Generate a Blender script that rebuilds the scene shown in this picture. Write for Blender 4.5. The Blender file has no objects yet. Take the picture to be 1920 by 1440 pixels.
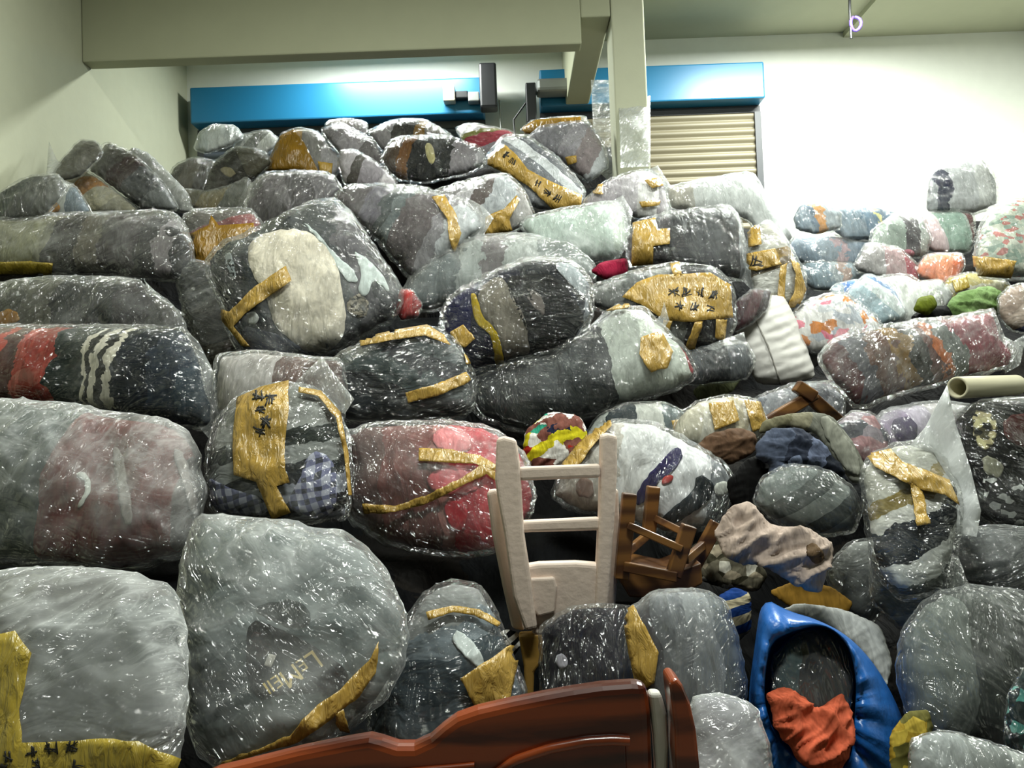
import bpy, math, random
import numpy as np
from mathutils import Vector, noise
from mathutils.geometry import delaunay_2d_cdt
from mathutils.bvhtree import BVHTree
random.seed(7)
S = bpy.context.scene
COL = S.collection

# ------------------------------------------------------------------ camera
CAM = Vector((0.0, 0.0, 1.6))
FPX = 1560.0                       # focal length in pixels of the 1920 wide frame
PITCH, ROLL = math.radians(2.0), math.radians(2.1)
FWD = Vector((0, math.cos(PITCH), math.sin(PITCH)))
R0, U0 = Vector((1, 0, 0)), Vector((0, -math.sin(PITCH), math.cos(PITCH)))
RIGHT = R0*math.cos(ROLL) - U0*math.sin(ROLL)
UP = U0*math.cos(ROLL) + R0*math.sin(ROLL)
cd = bpy.data.cameras.new('camera'); cam = bpy.data.objects.new('camera', cd); COL.objects.link(cam)
cd.sensor_width = 36.0; cd.lens = 36.0*FPX/1920.0; cd.clip_start = 0.05; cd.clip_end = 100
from mathutils import Matrix
M = Matrix((RIGHT, UP, -FWD)).transposed().to_4x4(); M.translation = CAM
cam.matrix_world = M
S.camera = cam

# ------------------------------------------------------------------ world, lamps, exposure
W = bpy.data.worlds.new('world'); S.world = W; W.use_nodes = True
W.node_tree.nodes['Background'].inputs[0].default_value = (0.86, 0.9, 0.82, 1)
W.node_tree.nodes['Background'].inputs[1].default_value = 0.05
S.view_settings.view_transform = 'Standard'; S.view_settings.look = 'None'
S.view_settings.gamma = 1.0; S.view_settings.use_curve_mapping = False
S.view_settings.exposure = 0.15
S.cycles.transparent_max_bounces = 16
S.cycles.max_bounces = 5; S.cycles.diffuse_bounces = 3; S.cycles.glossy_bounces = 3
S.cycles.caustics_reflective = False; S.cycles.caustics_refractive = False

LAMPS = [  # x, y, z, watts, long axis along x?, tint   - ceiling tubes, all above the frame
    (2.7, 6.35, 5.05, 320, True, (0.95, 1.0, 0.93)),
    (-1.0, 7.15, 5.05, 105, True, (0.95, 1.0, 0.95)),
    (-0.9, 3.6, 5.05, 62, True, (0.97, 1.0, 0.90)),
    (2.6, 3.6, 5.05, 125, True, (0.95, 1.0, 0.93)),
    (0.5, 1.2, 5.05, 135, True, (0.95, 1.0, 0.93)),
]

for i, (x, y, z, w, al, tc) in enumerate(LAMPS):
    l = bpy.data.lights.new('tube_light', 'AREA'); l.shape = 'RECTANGLE'; l.size = 1.25; l.size_y = .16
    l.energy = w; l.color = tc
    o = bpy.data.objects.new('tube_light', l); o.location = (x, y, z); COL.objects.link(o)

# ------------------------------------------------------------------ pixels and rays
def ray(x, y):
    v = RIGHT*((x-960)/FPX) + UP*(-(y-720)/FPX) + FWD
    return v/v.y
def at(x, y, d):
    return CAM + ray(x, y)*d
def proj(p):
    v = Vector(p)-CAM; w = v.dot(FWD)
    return (960+FPX*v.dot(RIGHT)/w, 720-FPX*v.dot(UP)/w)
def pts(s):
    if not isinstance(s, str): return [tuple(p) for p in s]
    return [tuple(float(a) for a in p.split(',')) for p in s.split()]

def lin(h):
    h = h.lstrip('#')
    c = [int(h[i:i+2], 16)/255 for i in (0, 2, 4)]
    return tuple(x/12.92 if x <= .04045 else ((x+.055)/1.055)**2.4 for x in c) + (1,)

# ------------------------------------------------------------------ tagging and linking
def tag(o, label, cat, group=None, kind=None):
    if label: o['label'] = label
    if cat: o['category'] = cat
    if group: o['group'] = group
    if kind: o['kind'] = kind
    return o
def empty(name, loc):
    o = bpy.data.objects.new(name, None); o.location = loc; o.empty_display_size = .05
    COL.objects.link(o); return o
def mesh(name, V, F, mat, parent=None, smooth=True, origin=None):
    """V: world points. The mesh is stored about its parent's (or its own) origin."""
    V = np.asarray(V, dtype=float).reshape(-1, 3)
    if parent is not None:
        org = Vector((0, 0, 0)); q = parent
        while q is not None: org += q.location; q = q.parent
    else:
        org = Vector(origin) if origin is not None else Vector(((V[:,0].min()+V[:,0].max())/2, (V[:,1].min()+V[:,1].max())/2, V[:,2].min()))
    me = bpy.data.meshes.new(name)
    me.from_pydata((V-np.array(org)).tolist(), [], [list(f) for f in F])
    me.update()
    if smooth: me.polygons.foreach_set('use_smooth', [True]*len(me.polygons))
    if mat: me.materials.append(mat)
    o = bpy.data.objects.new(name, me); COL.objects.link(o)
    if parent is not None: o.parent = parent
    else: o.location = org
    return o
def mod(o, kind, **kw):
    m = o.modifiers.new(kind.lower(), kind)
    for k, v in kw.items(): setattr(m, k, v)
    return m

# ------------------------------------------------------------------ materials
class NT:
    def __init__(s, name):
        s.m = bpy.data.materials.new(name); s.m.use_nodes = True
        s.t = s.m.node_tree; s.t.nodes.clear()
        s.out = s.t.nodes.new('ShaderNodeOutputMaterial')
    def n(s, kind, ins=None, **kw):
        x = s.t.nodes.new('ShaderNode'+kind)
        for k, v in kw.items(): setattr(x, k, v)
        for k, v in (ins or {}).items():
            if isinstance(v, bpy.types.NodeSocket): s.t.links.new(v, x.inputs[k])
            else: x.inputs[k].default_value = v
        return x
    def math(s, op, a, b=0.0, c=None, clamp=False):
        d = {0: a, 1: b}
        if c is not None: d[2] = c
        return s.n('Math', d, operation=op, use_clamp=clamp).outputs[0]
    def ramp(s, fac, stops, interp='LINEAR'):
        r = s.n('ValToRGB', {0: fac}); cr = r.color_ramp; cr.interpolation = interp
        while len(cr.elements) > 1: cr.elements.remove(cr.elements[-1])
        cr.elements[0].position = stops[0][0]; cr.elements[0].color = stops[0][1]
        for p, c in stops[1:]:
            e = cr.elements.new(p); e.color = c
        return r.outputs[0]
    def end(s, sh): s.t.links.new(sh, s.out.inputs['Surface']); return s.m

def plain(name, col, rough=.7, bump=0.0, bscale=20, var=.12, metal=0, spec=.5, stretch=(1,1,1), coat=0.0):
    t = NT(name); c = t.n('TexCoord').outputs['Object']
    mp = t.n('Mapping', {0: c, 3: stretch}).outputs[0]
    nz = t.n('Texture'+'Noise' if False else 'TexNoise', {'Vector': mp, 'Scale': bscale*.3, 'Detail': 4.0}).outputs[0]
    k = t.n('MapRange', {0: nz, 3: 1-var, 4: 1+var}).outputs[0]
    cc = t.n('VectorMath', {0: lin(col)[:3], 1: (1,1,1)}, operation='MULTIPLY')
    t.t.links.new(k, t.n('CombineXYZ').inputs[0])
    mul = t.n('VectorMath', {0: lin(col)[:3], 'Scale': k}, operation='SCALE').outputs[0]
    ins = {'Base Color': mul, 'Roughness': rough, 'Metallic': metal, 'Specular IOR Level': spec, 'Coat Weight': coat, 'Coat Roughness': .1}
    if bump:
        n2 = t.n('TexNoise', {'Vector': mp, 'Scale': bscale, 'Detail': 6.0}).outputs[0]
        ins['Normal'] = t.n('Bump', {'Strength': bump, 'Distance': .02, 'Height': n2}).outputs[0]
    return t.end(t.n('BsdfPrincipled', ins).outputs[0])

def film_mat(name, haze, tint='#f2f5f4', gloss=1.0, grazing=.22):
    t = NT(name)
    c = t.n('TexCoord').outputs['Object']
    rnd = t.n('ObjectInfo').outputs['Random']
    off = t.n('VectorMath', {0: c, 1: t.n('CombineXYZ', {0: t.math('MULTIPLY', rnd, 37.0), 1: t.math('MULTIPLY', rnd, 11.0), 2: t.math('MULTIPLY', rnd, 53.0)}).outputs[0]}, operation='ADD').outputs[0]
    ang = t.math('MULTIPLY', rnd, 19.0)
    rot = t.n('VectorRotate', {'Vector': off, 'Axis': (0, 1, 0), 'Angle': ang}).outputs[0]
    st = t.n('Mapping', {0: rot, 3: (6.0, 2.2, 1.0)}).outputs[0]
    big = t.n('TexNoise', {'Vector': off, 'Scale': 5.0, 'Detail': 3.0, 'Distortion': 1.2}).outputs[0]
    n1 = t.n('TexNoise', {'Vector': st, 'Scale': 2.2, 'Detail': 2.0, 'Roughness': .5, 'Distortion': .8}).outputs[0]
    def ridge(v, p): return t.math('POWER', t.math('SUBTRACT', 1.0, t.math('ABSOLUTE', t.math('MULTIPLY_ADD', v, 4.0, -2.0)), clamp=True), p)
    st2 = t.n('Mapping', {0: t.n('VectorRotate', {'Vector': off, 'Axis': (.3, 1, 0), 'Angle': t.math('MULTIPLY_ADD', rnd, 31.0, 1.3)}).outputs[0], 3: (5.0, 2.0, 1.2)}).outputs[0]
    n2 = t.n('TexNoise', {'Vector': st2, 'Scale': 3.6, 'Detail': 3.0, 'Roughness': .55, 'Distortion': 1.4}).outputs[0]
    mask = t.n('MapRange', {0: t.n('TexNoise', {'Vector': off, 'Scale': 3.3, 'Detail': 1.0}).outputs[0], 1: .46, 2: .6, 3: .0, 4: 1.0}).outputs[0]
    fine = t.n('TexNoise', {'Vector': st, 'Scale': 9.0, 'Detail': 3.0, 'Distortion': .6}).outputs[0]
    rg = ridge(n1, 5.0); rg2 = ridge(n2, 4.0)
    h = t.math('ADD', t.math('MULTIPLY', rg, .4), t.math('MULTIPLY', rg2, .35))
    h = t.math('ADD', h, t.math('MULTIPLY', t.math('MULTIPLY', fine, mask), 1.4))
    h = t.math('ADD', h, t.math('MULTIPLY', big, 1.0))
    bp = t.n('Bump', {'Strength': 1.0, 'Distance': .035, 'Height': h}).outputs[0]
    hz = t.n('MapRange', {0: big, 1: .3, 2: .75, 3: haze*.3, 4: haze*1.7}).outputs[0]
    crease = t.math('MULTIPLY', t.math('MULTIPLY', t.math('ADD', rg, rg2), mask), .8*haze+.05)
    fc = t.n('LayerWeight', {0: .35}).outputs['Facing']
    fz = t.math('MULTIPLY', t.math('POWER', fc, 2.2), grazing)
    hz = t.math('ADD', t.math('ADD', hz, fz), crease, clamp=True)
    df = t.n('MixShader', {0: .35, 1: t.n('BsdfDiffuse', {0: lin(tint)}).outputs[0], 2: t.n('BsdfTranslucent', {0: lin(tint)}).outputs[0]}).outputs[0]
    body = t.n('MixShader', {0: hz, 1: t.n('BsdfTransparent', {0: (.97, .975, .97, 1)}).outputs[0], 2: df}).outputs[0]
    fr = t.n('Fresnel', {'IOR': 1.45}).outputs[0]
    fr = t.math('MULTIPLY', t.math('MINIMUM', fr, .22), 1.55*gloss, clamp=True)
    gl = t.n('BsdfGlossy', {0: (1, 1, 1, 1), 'Roughness': .15, 'Normal': bp}).outputs[0]
    return t.end(t.n('MixShader', {0: fr, 1: body, 2: gl}).outputs[0])

FILM = {'clear': film_mat('clear_polythene', .012, grazing=.09), 'mid': film_mat('polythene', .06, grazing=.14), 'milky': film_mat('milky_polythene', .17, grazing=.28),
        'misty': film_mat('misty_polythene', .26, grazing=.3), 'thick': film_mat('frosted_polythene', .42, grazing=.3)}

def tape_mat(name, col, rough=.24):
    t = NT(name)
    c = t.n('TexCoord').outputs['Object']
    nz = t.n('TexNoise', {'Vector': c, 'Scale': 9.0, 'Detail': 3.0, 'Distortion': .6}).outputs[0]
    k = t.n('MapRange', {0: nz, 1: .3, 2: .7, 3: .8, 4: 1.12}).outputs[0]
    mul = t.n('VectorMath', {0: lin(col)[:3], 'Scale': k}, operation='SCALE').outputs[0]
    n2 = t.n('TexNoise', {'Vector': t.n('Mapping', {0: c, 3: (3, 1, 1)}).outputs[0], 'Scale': 14.0, 'Detail': 4.0, 'Distortion': 1.0}).outputs[0]
    bp = t.n('Bump', {'Strength': .8, 'Distance': .02, 'Height': n2}).outputs[0]
    return t.end(t.n('BsdfPrincipled', {'Base Color': mul, 'Roughness': rough, 'Normal': bp, 'Specular IOR Level': .6}).outputs[0])
TAPE = tape_mat('ochre_packing_tape', '#ad8c42')
TAPED = tape_mat('brown_packing_tape', '#86641f')
TAPEY = tape_mat('yellow_packing_tape', '#a8923a')
INK = plain('black_marker_ink', '#14110e', .6)

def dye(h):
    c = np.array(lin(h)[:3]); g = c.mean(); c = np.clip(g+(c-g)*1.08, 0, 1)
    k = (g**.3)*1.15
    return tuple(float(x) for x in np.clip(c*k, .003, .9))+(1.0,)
_cm = {}
def cloth_mat(cols, vec=None, length=1.0, amp=.1, pat='bands', scale=5.0, fold=1.0, gloss=.0, nscale=4.0, seed=0.0):
    """Folded cloth: colours in distorted bands along vec, or in irregular patches."""
    t = NT('folded_cloth')
    c = t.n('TexCoord').outputs['Object']
    c2 = t.n('VectorMath', {0: c, 1: (seed*3.1, seed*1.7, seed*2.3)}, operation='ADD').outputs[0]
    nz = t.n('TexNoise', {'Vector': c2, 'Scale': nscale*1.4, 'Detail': 4.5, 'Roughness': .6, 'Distortion': .6})
    if len(cols) == 1:
        col = t.n('RGB').outputs[0]; col.default_value = dye(cols[0])
    elif pat == 'bands':
        dt = t.n('VectorMath', {0: c, 1: tuple(vec)}, operation='DOT_PRODUCT').outputs['Value']
        f = t.math('ADD', dt, t.math('MULTIPLY', t.math('SUBTRACT', nz.outputs[0], .5), amp*2.6))
        if isinstance(cols[0], (tuple, list)): stops = [(a, dye(b)) for a, b in cols]
        else: stops = [(i/len(cols), dye(b)) for i, b in enumerate(cols)]
        col = t.ramp(f, stops, 'CONSTANT')
    else:
        d = t.n('VectorMath', {0: c2, 1: t.n('VectorMath', {0: nz.outputs[1], 'Scale': amp}, operation='SCALE').outputs[0]}, operation='ADD').outputs[0]
        mp = t.n('Mapping', {0: d, 3: (1.0, .8, 1.5)}).outputs[0]
        vo = t.n('TexVoronoi', {'Vector': mp, 'Scale': scale}, feature='F1').outputs['Color']
        f = t.n('SeparateColor', {0: vo}).outputs[0]
        col = t.ramp(f, [(.12+.76*i/len(cols) if i else 0, dye(b)) for i, b in enumerate(cols)], 'CONSTANT')
    axm = Vector(vec).normalized() if vec is not None else Vector((1, 0, 0))
    stm = t.n('Mapping', {0: c2, 3: (1+3*abs(axm.x), 1.5, 1+3*abs(axm.z))}).outputs[0]
    v2 = t.n('TexNoise', {'Vector': stm, 'Scale': 7.0, 'Detail': 5.0, 'Roughness': .65, 'Distortion': 1.5}).outputs[0]
    k = t.n('MapRange', {0: v2, 1: .3, 2: .7, 3: .66, 4: 1.25}).outputs[0]
    col = t.n('VectorMath', {0: col, 'Scale': k}, operation='SCALE').outputs[0]
    ax = Vector(vec) if vec is not None else Vector((1, 0, .3))
    a = abs(ax.normalized().x); st = (1+2.2*a, 1.5, 1+2.2*(1-a))
    fo = t.n('TexNoise', {'Vector': t.n('Mapping', {0: c2, 3: st}).outputs[0], 'Scale': 4.0, 'Detail': 3.0, 'Distortion': 1.0}).outputs[0]
    bp = t.n('Bump', {'Strength': min(1, .55*fold), 'Distance': .05, 'Height': fo}).outputs[0]
    return t.end(t.n('BsdfPrincipled', {'Base Color': col, 'Roughness': .85-.3*gloss, 'Normal': bp, 'Specular IOR Level': .08+.2*gloss}).outputs[0])
def plaid_mat(base, line, k=42.0):
    t = NT('plaid_cloth'); c = t.n('TexCoord').outputs['Object']
    r = t.n('VectorRotate', {'Vector': c, 'Axis': (0, 1, 0), 'Angle': .25}).outputs[0]
    w = t.n('VectorMath', {0: r, 1: t.n('VectorMath', {0: t.n('TexNoise', {'Vector': c, 'Scale': 6.0}).outputs[1], 'Scale': .08}, operation='SCALE').outputs[0]}, operation='ADD').outputs[0]
    x = t.n('SeparateXYZ', {0: w})
    a = t.math('GREATER_THAN', t.math('SINE', t.math('MULTIPLY', x.outputs[0], k*4)), .2)
    b = t.math('GREATER_THAN', t.math('SINE', t.math('MULTIPLY', x.outputs[2], k*4)), .2)
    f = t.math('MULTIPLY', t.math('ADD', a, b), .5)
    col = t.ramp(f, [(0, lin(base)), (.5, lin(line)), (1, lin('#31343f'))])
    return t.end(t.n('BsdfPrincipled', {'Base Color': col, 'Roughness': .85}).outputs[0])
def solid_cloth(hexc, fold=1.0):
    k = ('s', hexc, fold)
    if k not in _cm: _cm[k] = cloth_mat([hexc], fold=fold)
    return _cm[k]

# ------------------------------------------------------------------ inflated shapes
def chaikin(P, n, k=.25):
    for _ in range(n):
        Q = []
        for i in range(len(P)):
            a, b = P[i], P[(i+1) % len(P)]
            Q.append((a[0]*(1-k)+b[0]*k, a[1]*(1-k)+b[1]*k)); Q.append((a[0]*k+b[0]*(1-k), a[1]*k+b[1]*(1-k)))
        P = Q
    return P
def resample(P, s, closed=True):
    P = [Vector(p) for p in P]
    if closed: P = P+[P[0]]
    out, acc = [], 0.0
    L = [(P[i+1]-P[i]).length for i in range(len(P)-1)]; T = sum(L)
    n = max(6 if closed else 2, int(round(T/s)))
    for k in range(n if closed else n+1):
        q = T*k/n; i = 0
        while i < len(L)-1 and q > L[i]: q -= L[i]; i += 1
        out.append(P[i].lerp(P[i+1], min(1, q/max(L[i], 1e-9))))
    return [(p.x, p.y) for p in out]
def area(P):
    return .5*sum(P[i][0]*P[(i+1) % len(P)][1]-P[(i+1) % len(P)][0]*P[i][1] for i in range(len(P)))
def inside(P, q):
    x, y = q; r = False; j = len(P)-1
    for i in range(len(P)):
        if (P[i][1] > y) != (P[j][1] > y) and x < (P[j][0]-P[i][0])*(y-P[i][1])/(P[j][1]-P[i][1])+P[i][0]: r = not r
        j = i
    return r
def fill(P, s, gap=.6):
    """Triangulate a polygon with inner points about s apart. Returns points (boundary first), faces, boundary count."""
    if area(P) < 0: P = P[::-1]
    A = np.array(P); B = np.roll(A, -1, axis=0); D = B-A; L2 = (D**2).sum(1)+1e-9
    lo, hi = A.min(0), A.max(0); I = []
    yy = lo[1]+s*.5; r = 0
    while yy < hi[1]:
        xx = lo[0]+(s*.5 if r % 2 else 0)
        while xx < hi[0]:
            q = np.array((xx, yy)); tt = np.clip(((q-A)*D).sum(1)/L2, 0, 1)
            if inside(P, (xx, yy)) and np.sqrt((((A+D*tt[:, None])-q)**2).sum(1)).min() > gap*s: I.append((xx, yy))
            xx += s
        yy += s*.866; r += 1
    n = len(P)
    vs = [Vector(p) for p in P]+[Vector(p) for p in I]
    v, e, f, ov, oe, of_ = delaunay_2d_cdt(vs, [(i, (i+1) % n) for i in range(n)], [], 1, 1e-4)
    bd = [any(k < n for k in o) for o in ov]
    order = [i for i in range(len(v)) if bd[i]]+[i for i in range(len(v)) if not bd[i]]
    inv = {o: k for k, o in enumerate(order)}
    Q = np.array([(v[i].x, v[i].y) for i in order])
    F = []
    for t in f:
        t = [inv[i] for i in t]
        a = Q[t]; cr = (a[1]-a[0])[0]*(a[2]-a[0])[1]-(a[1]-a[0])[1]*(a[2]-a[0])[0]
        F.append(t if cr < 0 else t[::-1])          # wound to face the camera (image y runs down)
    return Q, F, sum(bd)

G = 8                               # lattice step in pixels of the depth book
OX, OY = -160, -80
GW, GH = (1920+320)//G, (1440+240)//G
OCC = np.zeros((GH, GW))            # depth of the back of what stands so far, seen from the lens
def raster(Q, F, val):
    """lattice cells covered by the triangles and the interpolated value there"""
    out = {}
    for t in F:
        p = Q[list(t)]; q = val[list(t)]
        x0, x1 = p[:, 0].min(), p[:, 0].max(); y0, y1 = p[:, 1].min(), p[:, 1].max()
        i0, i1 = max(0, math.ceil((x0-OX)/G)), min(GW-1, math.floor((x1-OX)/G))
        j0, j1 = max(0, math.ceil((y0-OY)/G)), min(GH-1, math.floor((y1-OY)/G))
        if i1 < i0 or j1 < j0: continue
        (ax, ay), (bx, by), (cx, cy) = p
        de = (by-cy)*(ax-cx)+(cx-bx)*(ay-cy)
        if abs(de) < 1e-9: continue
        for j in range(j0, j1+1):
            for i in range(i0, i1+1):
                x, y = OX+i*G, OY+j*G
                u = ((by-cy)*(x-cx)+(cx-bx)*(y-cy))/de; v = ((cy-ay)*(x-cx)+(ax-cx)*(y-cy))/de
                if u >= -1e-6 and v >= -1e-6 and u+v <= 1+1e-6: out[(j, i)] = u*q[0]+v*q[1]+(1-u-v)*q[2]
    return out
def slope_depth(y): return 1.836/(.123+y/FPX)
ALLV = []                           # points of all things, for the heap below them
DEPTHS = []
def settle(Q, F, h, tilt, d, back, dmax=7.6, tol=.02, keep=.995, dmin=None):
    """first depth at which the shape lies behind what already stands in front of it"""
    c = Q.mean(0)
    base = tilt[1]*(c[1]-Q[:, 1])/FPX + tilt[0]*(Q[:, 0]-c[0])/FPX
    A = raster(Q, F, base-h/FPX)
    need = sorted(((OCC[k]-tol)/(1+a) for k, a in A.items()))
    want = slope_depth(c[1]) if dmin is None else dmin
    if d is None:
        d = want
        if need: d = max(want, need[min(len(need)-1, int(len(need)*keep))])
        d = min(d, dmax)
    for k, a in raster(Q, F, base+h*back/FPX).items(): OCC[k] = max(OCC[k], d*(1+a))
    return d, base

def normals(V, F):
    N = np.zeros_like(V)
    F = np.asarray(F)
    fn = np.cross(V[F[:, 1]]-V[F[:, 0]], V[F[:, 2]]-V[F[:, 0]])
    for k in range(3): np.add.at(N, F[:, k], fn)
    return N/(np.linalg.norm(N, axis=1)[:, None]+1e-12)

def loop_subdivide(V, F):
    """one round of smooth triangle subdivision of a closed mesh"""
    F = np.asarray(F); n = len(V)
    E = np.concatenate([F[:, [0, 1]], F[:, [1, 2]], F[:, [2, 0]]]); opp = np.concatenate([F[:, 2], F[:, 0], F[:, 1]])
    Es = np.sort(E, axis=1); U, inv = np.unique(Es, axis=0, return_inverse=True); inv = inv.reshape(-1)
    cnt = np.bincount(inv, minlength=len(U))
    so = np.zeros((len(U), V.shape[1])); np.add.at(so, inv, V[opp])
    mid = np.where((cnt == 2)[:, None], .375*(V[U[:, 0]]+V[U[:, 1]])+.125*so, .5*(V[U[:, 0]]+V[U[:, 1]]))
    deg = np.bincount(U.reshape(-1), minlength=n); sm = np.zeros((n, V.shape[1]))
    np.add.at(sm, U[:, 0], V[U[:, 1]]); np.add.at(sm, U[:, 1], V[U[:, 0]])
    be = np.where(deg == 3, 3/16, 3/(8*np.maximum(deg, 1)))[:, None]
    W = V*(1-be*deg[:, None])+be*sm
    m = len(F); a, b, c = F[:, 0], F[:, 1], F[:, 2]; ab, bc, ca = n+inv[:m], n+inv[m:2*m], n+inv[2*m:]
    NF = np.concatenate([np.stack(x, 1) for x in ((a, ab, ca), (ab, b, bc), (ca, bc, c), (ab, bc, ca))])
    return np.concatenate([W, mid]), NF.tolist()

class Shape: pass
def inflate(outline, d=None, thick=.85, back=.45, tilt=(0, .45), smooth=1, step=None, boxy=.75, dmin=None, tol=-.03, keep=.97, dmax=7.6, grow=1.04, lumpy=1.0):
    P = chaikin(pts(outline), smooth, .13)
    cc = np.array(P).mean(0); P = [tuple(cc+(np.array(p)-cc)*grow) for p in P]
    ar = abs(area(P))
    s = step or min(26.0, max(6.0, math.sqrt(ar)/15))
    P = resample(P, s*.8)
    Q, F, nb = fill(P, s)
    n = len(Q); K = n-nb
    # u solves lap(u) = -1 with u = 0 on the rim; sqrt(2u) is a circle across a strip
    nbr = [set() for _ in range(n)]
    for t in F:
        for a in range(3): nbr[t[a]].add(t[(a+1) % 3]); nbr[t[a]].add(t[a-1])
    Am = np.zeros((K, K)); rhs = np.zeros(K)
    for i in range(nb, n):
        for j in nbr[i]:
            w = 1.0
            Am[i-nb, i-nb] += w
            if j >= nb: Am[i-nb, j-nb] -= w
        rhs[i-nb] = 1.5*s*s*len(nbr[i])/6
    u = np.zeros(n)
    if K: u[nb:] = np.linalg.solve(Am, rhs)
    h = np.sqrt(np.maximum(2*u, 0))*1.15
    H = h.max() or 1
    h = H*(h/H)**boxy*thick
    xm = Q[:, 0].min()
    if xm < 700: dmax = min(dmax, 3.0*FPX/(960-xm)*.985)
    d, base = settle(Q, F, h, tilt, d, back, dmax=dmax, dmin=dmin, tol=tol, keep=keep)
    R = np.array([ray(x, y)[:] for x, y in Q])
    C = np.array(CAM)
    Vf = C+R*(d*(1+base-h/FPX))[:, None]
    Vb = C+R*(d*(1+base+h*back/FPX))[:, None]
    V = np.concatenate([Vf, Vb[nb:]])
    mp = list(range(nb))+[n+i for i in range(K)]
    FB = [[mp[t[0]], mp[t[2]], mp[t[1]]] for t in F]
    FA = F+FB
    V4 = np.concatenate([V, np.concatenate([h, h[nb:]])[:, None]/max(h.max(), 1e-9)], axis=1)
    if ar > 2500: V4, FA = loop_subdivide(V4, FA)
    V, hn = V4[:, :3], V4[:, 3]
    F, FB = FA, []
    Nn = normals(V, F); sd = len(DEPTHS)*1.93; Hm = min(1.0, H*d/FPX*thick/.18)
    lump = nzv(V, (5.5, 5.5, 5.5), sd); cr = 1-2*np.abs(nzv(V, (4.2, 4.2, 4.2), sd+31))
    V = V+Nn*((lump*.024+cr*.016)*Hm*lumpy*np.clip(hn*1.5-.15, .06, 1))[:, None]
    o = Shape(); o.W = np.clip(hn*1.4, .25, 1); o.V, o.F, o.Q, o.nb, o.n, o.d, o.H, o.s, o.P = V, F+FB, Q, nb, n, d, H*d/FPX*thick, s*d/FPX, P
    o.N = normals(V, o.F); o.base = base; o.px = d/FPX; o.area = ar
    ALLV.append(V[::2]); DEPTHS.append(d)
    return o
def nzv(V, f, seed):
    return np.array([noise.noise(Vector((p[0]*f[0]+seed, p[1]*f[1]+seed*.7, p[2]*f[2]-seed))) for p in V])
def bvh(V, F): return BVHTree.FromPolygons([Vector(v) for v in V], [list(f) for f in F])
def cast(b, x, y, off):
    r = ray(x, y)
    loc, nor, i, dist = b.ray_cast(CAM, r.normalized())
    if loc is None: return None
    if nor.dot(r) > 0: nor = -nor
    return loc+nor*off
def lay(name, b, poly, mat, parent, off=.004, step=None, thick=.0015, smooth=0):
    """a sheet with the outline poly laid on the surface b"""
    P = pts(poly)
    if smooth:
        P = resample(chaikin(P, smooth), 5)
        P = [(x+3.2*noise.noise(Vector((x*.09, y*.09, 3))), y+3.2*noise.noise(Vector((x*.09, y*.09, 11)))) for x, y in P]
    s = step or max(4.0, math.sqrt(abs(area(P)))/14)
    P = resample(P, s) if smooth else sharp_resample(P, s)
    Q, F, nb = fill(P, s)
    L = [cast(b, x, y, off) for x, y in Q]
    # drop outliers that jumped to a far surface
    ds = [(p-CAM).length for p in L if p is not None]
    if not ds: return None
    md = float(np.median(ds))
    ok = [p is not None and abs((p-CAM).length-md) < .35 for p in L]
    keep = [i for i in range(len(L)) if ok[i]]; ix = {k: i for i, k in enumerate(keep)}
    F = [[ix[k] for k in t] for t in F if all(ok[k] for k in t)]
    if not F: return None
    o = mesh(name, [L[k][:] for k in keep], F, mat, parent)
    mod(o, 'SOLIDIFY', thickness=thick, offset=0)
    return o
def sharp_resample(P, s):
    out = []
    for i in range(len(P)):
        a, b = Vector(P[i]), Vector(P[(i+1) % len(P)])
        n = max(1, int((b-a).length/s))
        for k in range(n): out.append(tuple(a.lerp(b, k/n)))
    return out
def ribbon_poly(line, w):
    L = [Vector(p) for p in pts(line)]
    a, b = [], []
    for i, p in enumerate(L):
        t = (L[min(i+1, len(L)-1)]-L[max(i-1, 0)]).normalized()
        n = Vector((-t.y, t.x))*w/2
        a.append(tuple(p+n)); b.append(tuple(p-n))
    return a+b[::-1]
def scribble(b, spots, size, parent, ang=0, seed=0, off=.008):
    """hand-written characters: a few marker strokes about each spot, as one mesh"""
    rn = random.Random(seed)
    ca, sa = math.cos(math.radians(ang)), math.sin(math.radians(ang))
    for (cx, cy) in spots:
        V, F = [], []
        for k in range(rn.randint(4, 6)):
            if rn.random() < .55: x0, y0, x1, y1 = -.5, rn.uniform(-.5, .5), .5, rn.uniform(-.5, .5)
            else: q = rn.uniform(-.4, .4); x0, y0, x1, y1 = q, -.5, q+rn.uniform(-.35, .2), .5
            sc = rn.uniform(.55, 1)*size
            A = Vector((cx+(x0*ca-y0*sa)*sc, cy+(x0*sa+y0*ca)*sc)); Bq = Vector((cx+(x1*ca-y1*sa)*sc, cy+(x1*sa+y1*ca)*sc))
            t = (Bq-A).normalized(); nn = Vector((-t.y, t.x))*max(.9, size*.055)
            m = 4; row = []
            for i in range(m+1):
                p = A.lerp(Bq, i/m); pr = (cast(b, *(p+nn), off), cast(b, *(p-nn), off)); row.append(pr)
            if any(q is None for pr in row for q in pr): continue
            base = len(V)
            for pr in row: V += [pr[0][:], pr[1][:]]
            F += [(base+2*i, base+2*i+1, base+2*i+3, base+2*i+2) for i in range(m)]
        if F:
            o = mesh('handwritten_character', V, F, INK, parent); mod(o, 'SOLIDIFY', thickness=.001, offset=0)

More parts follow.
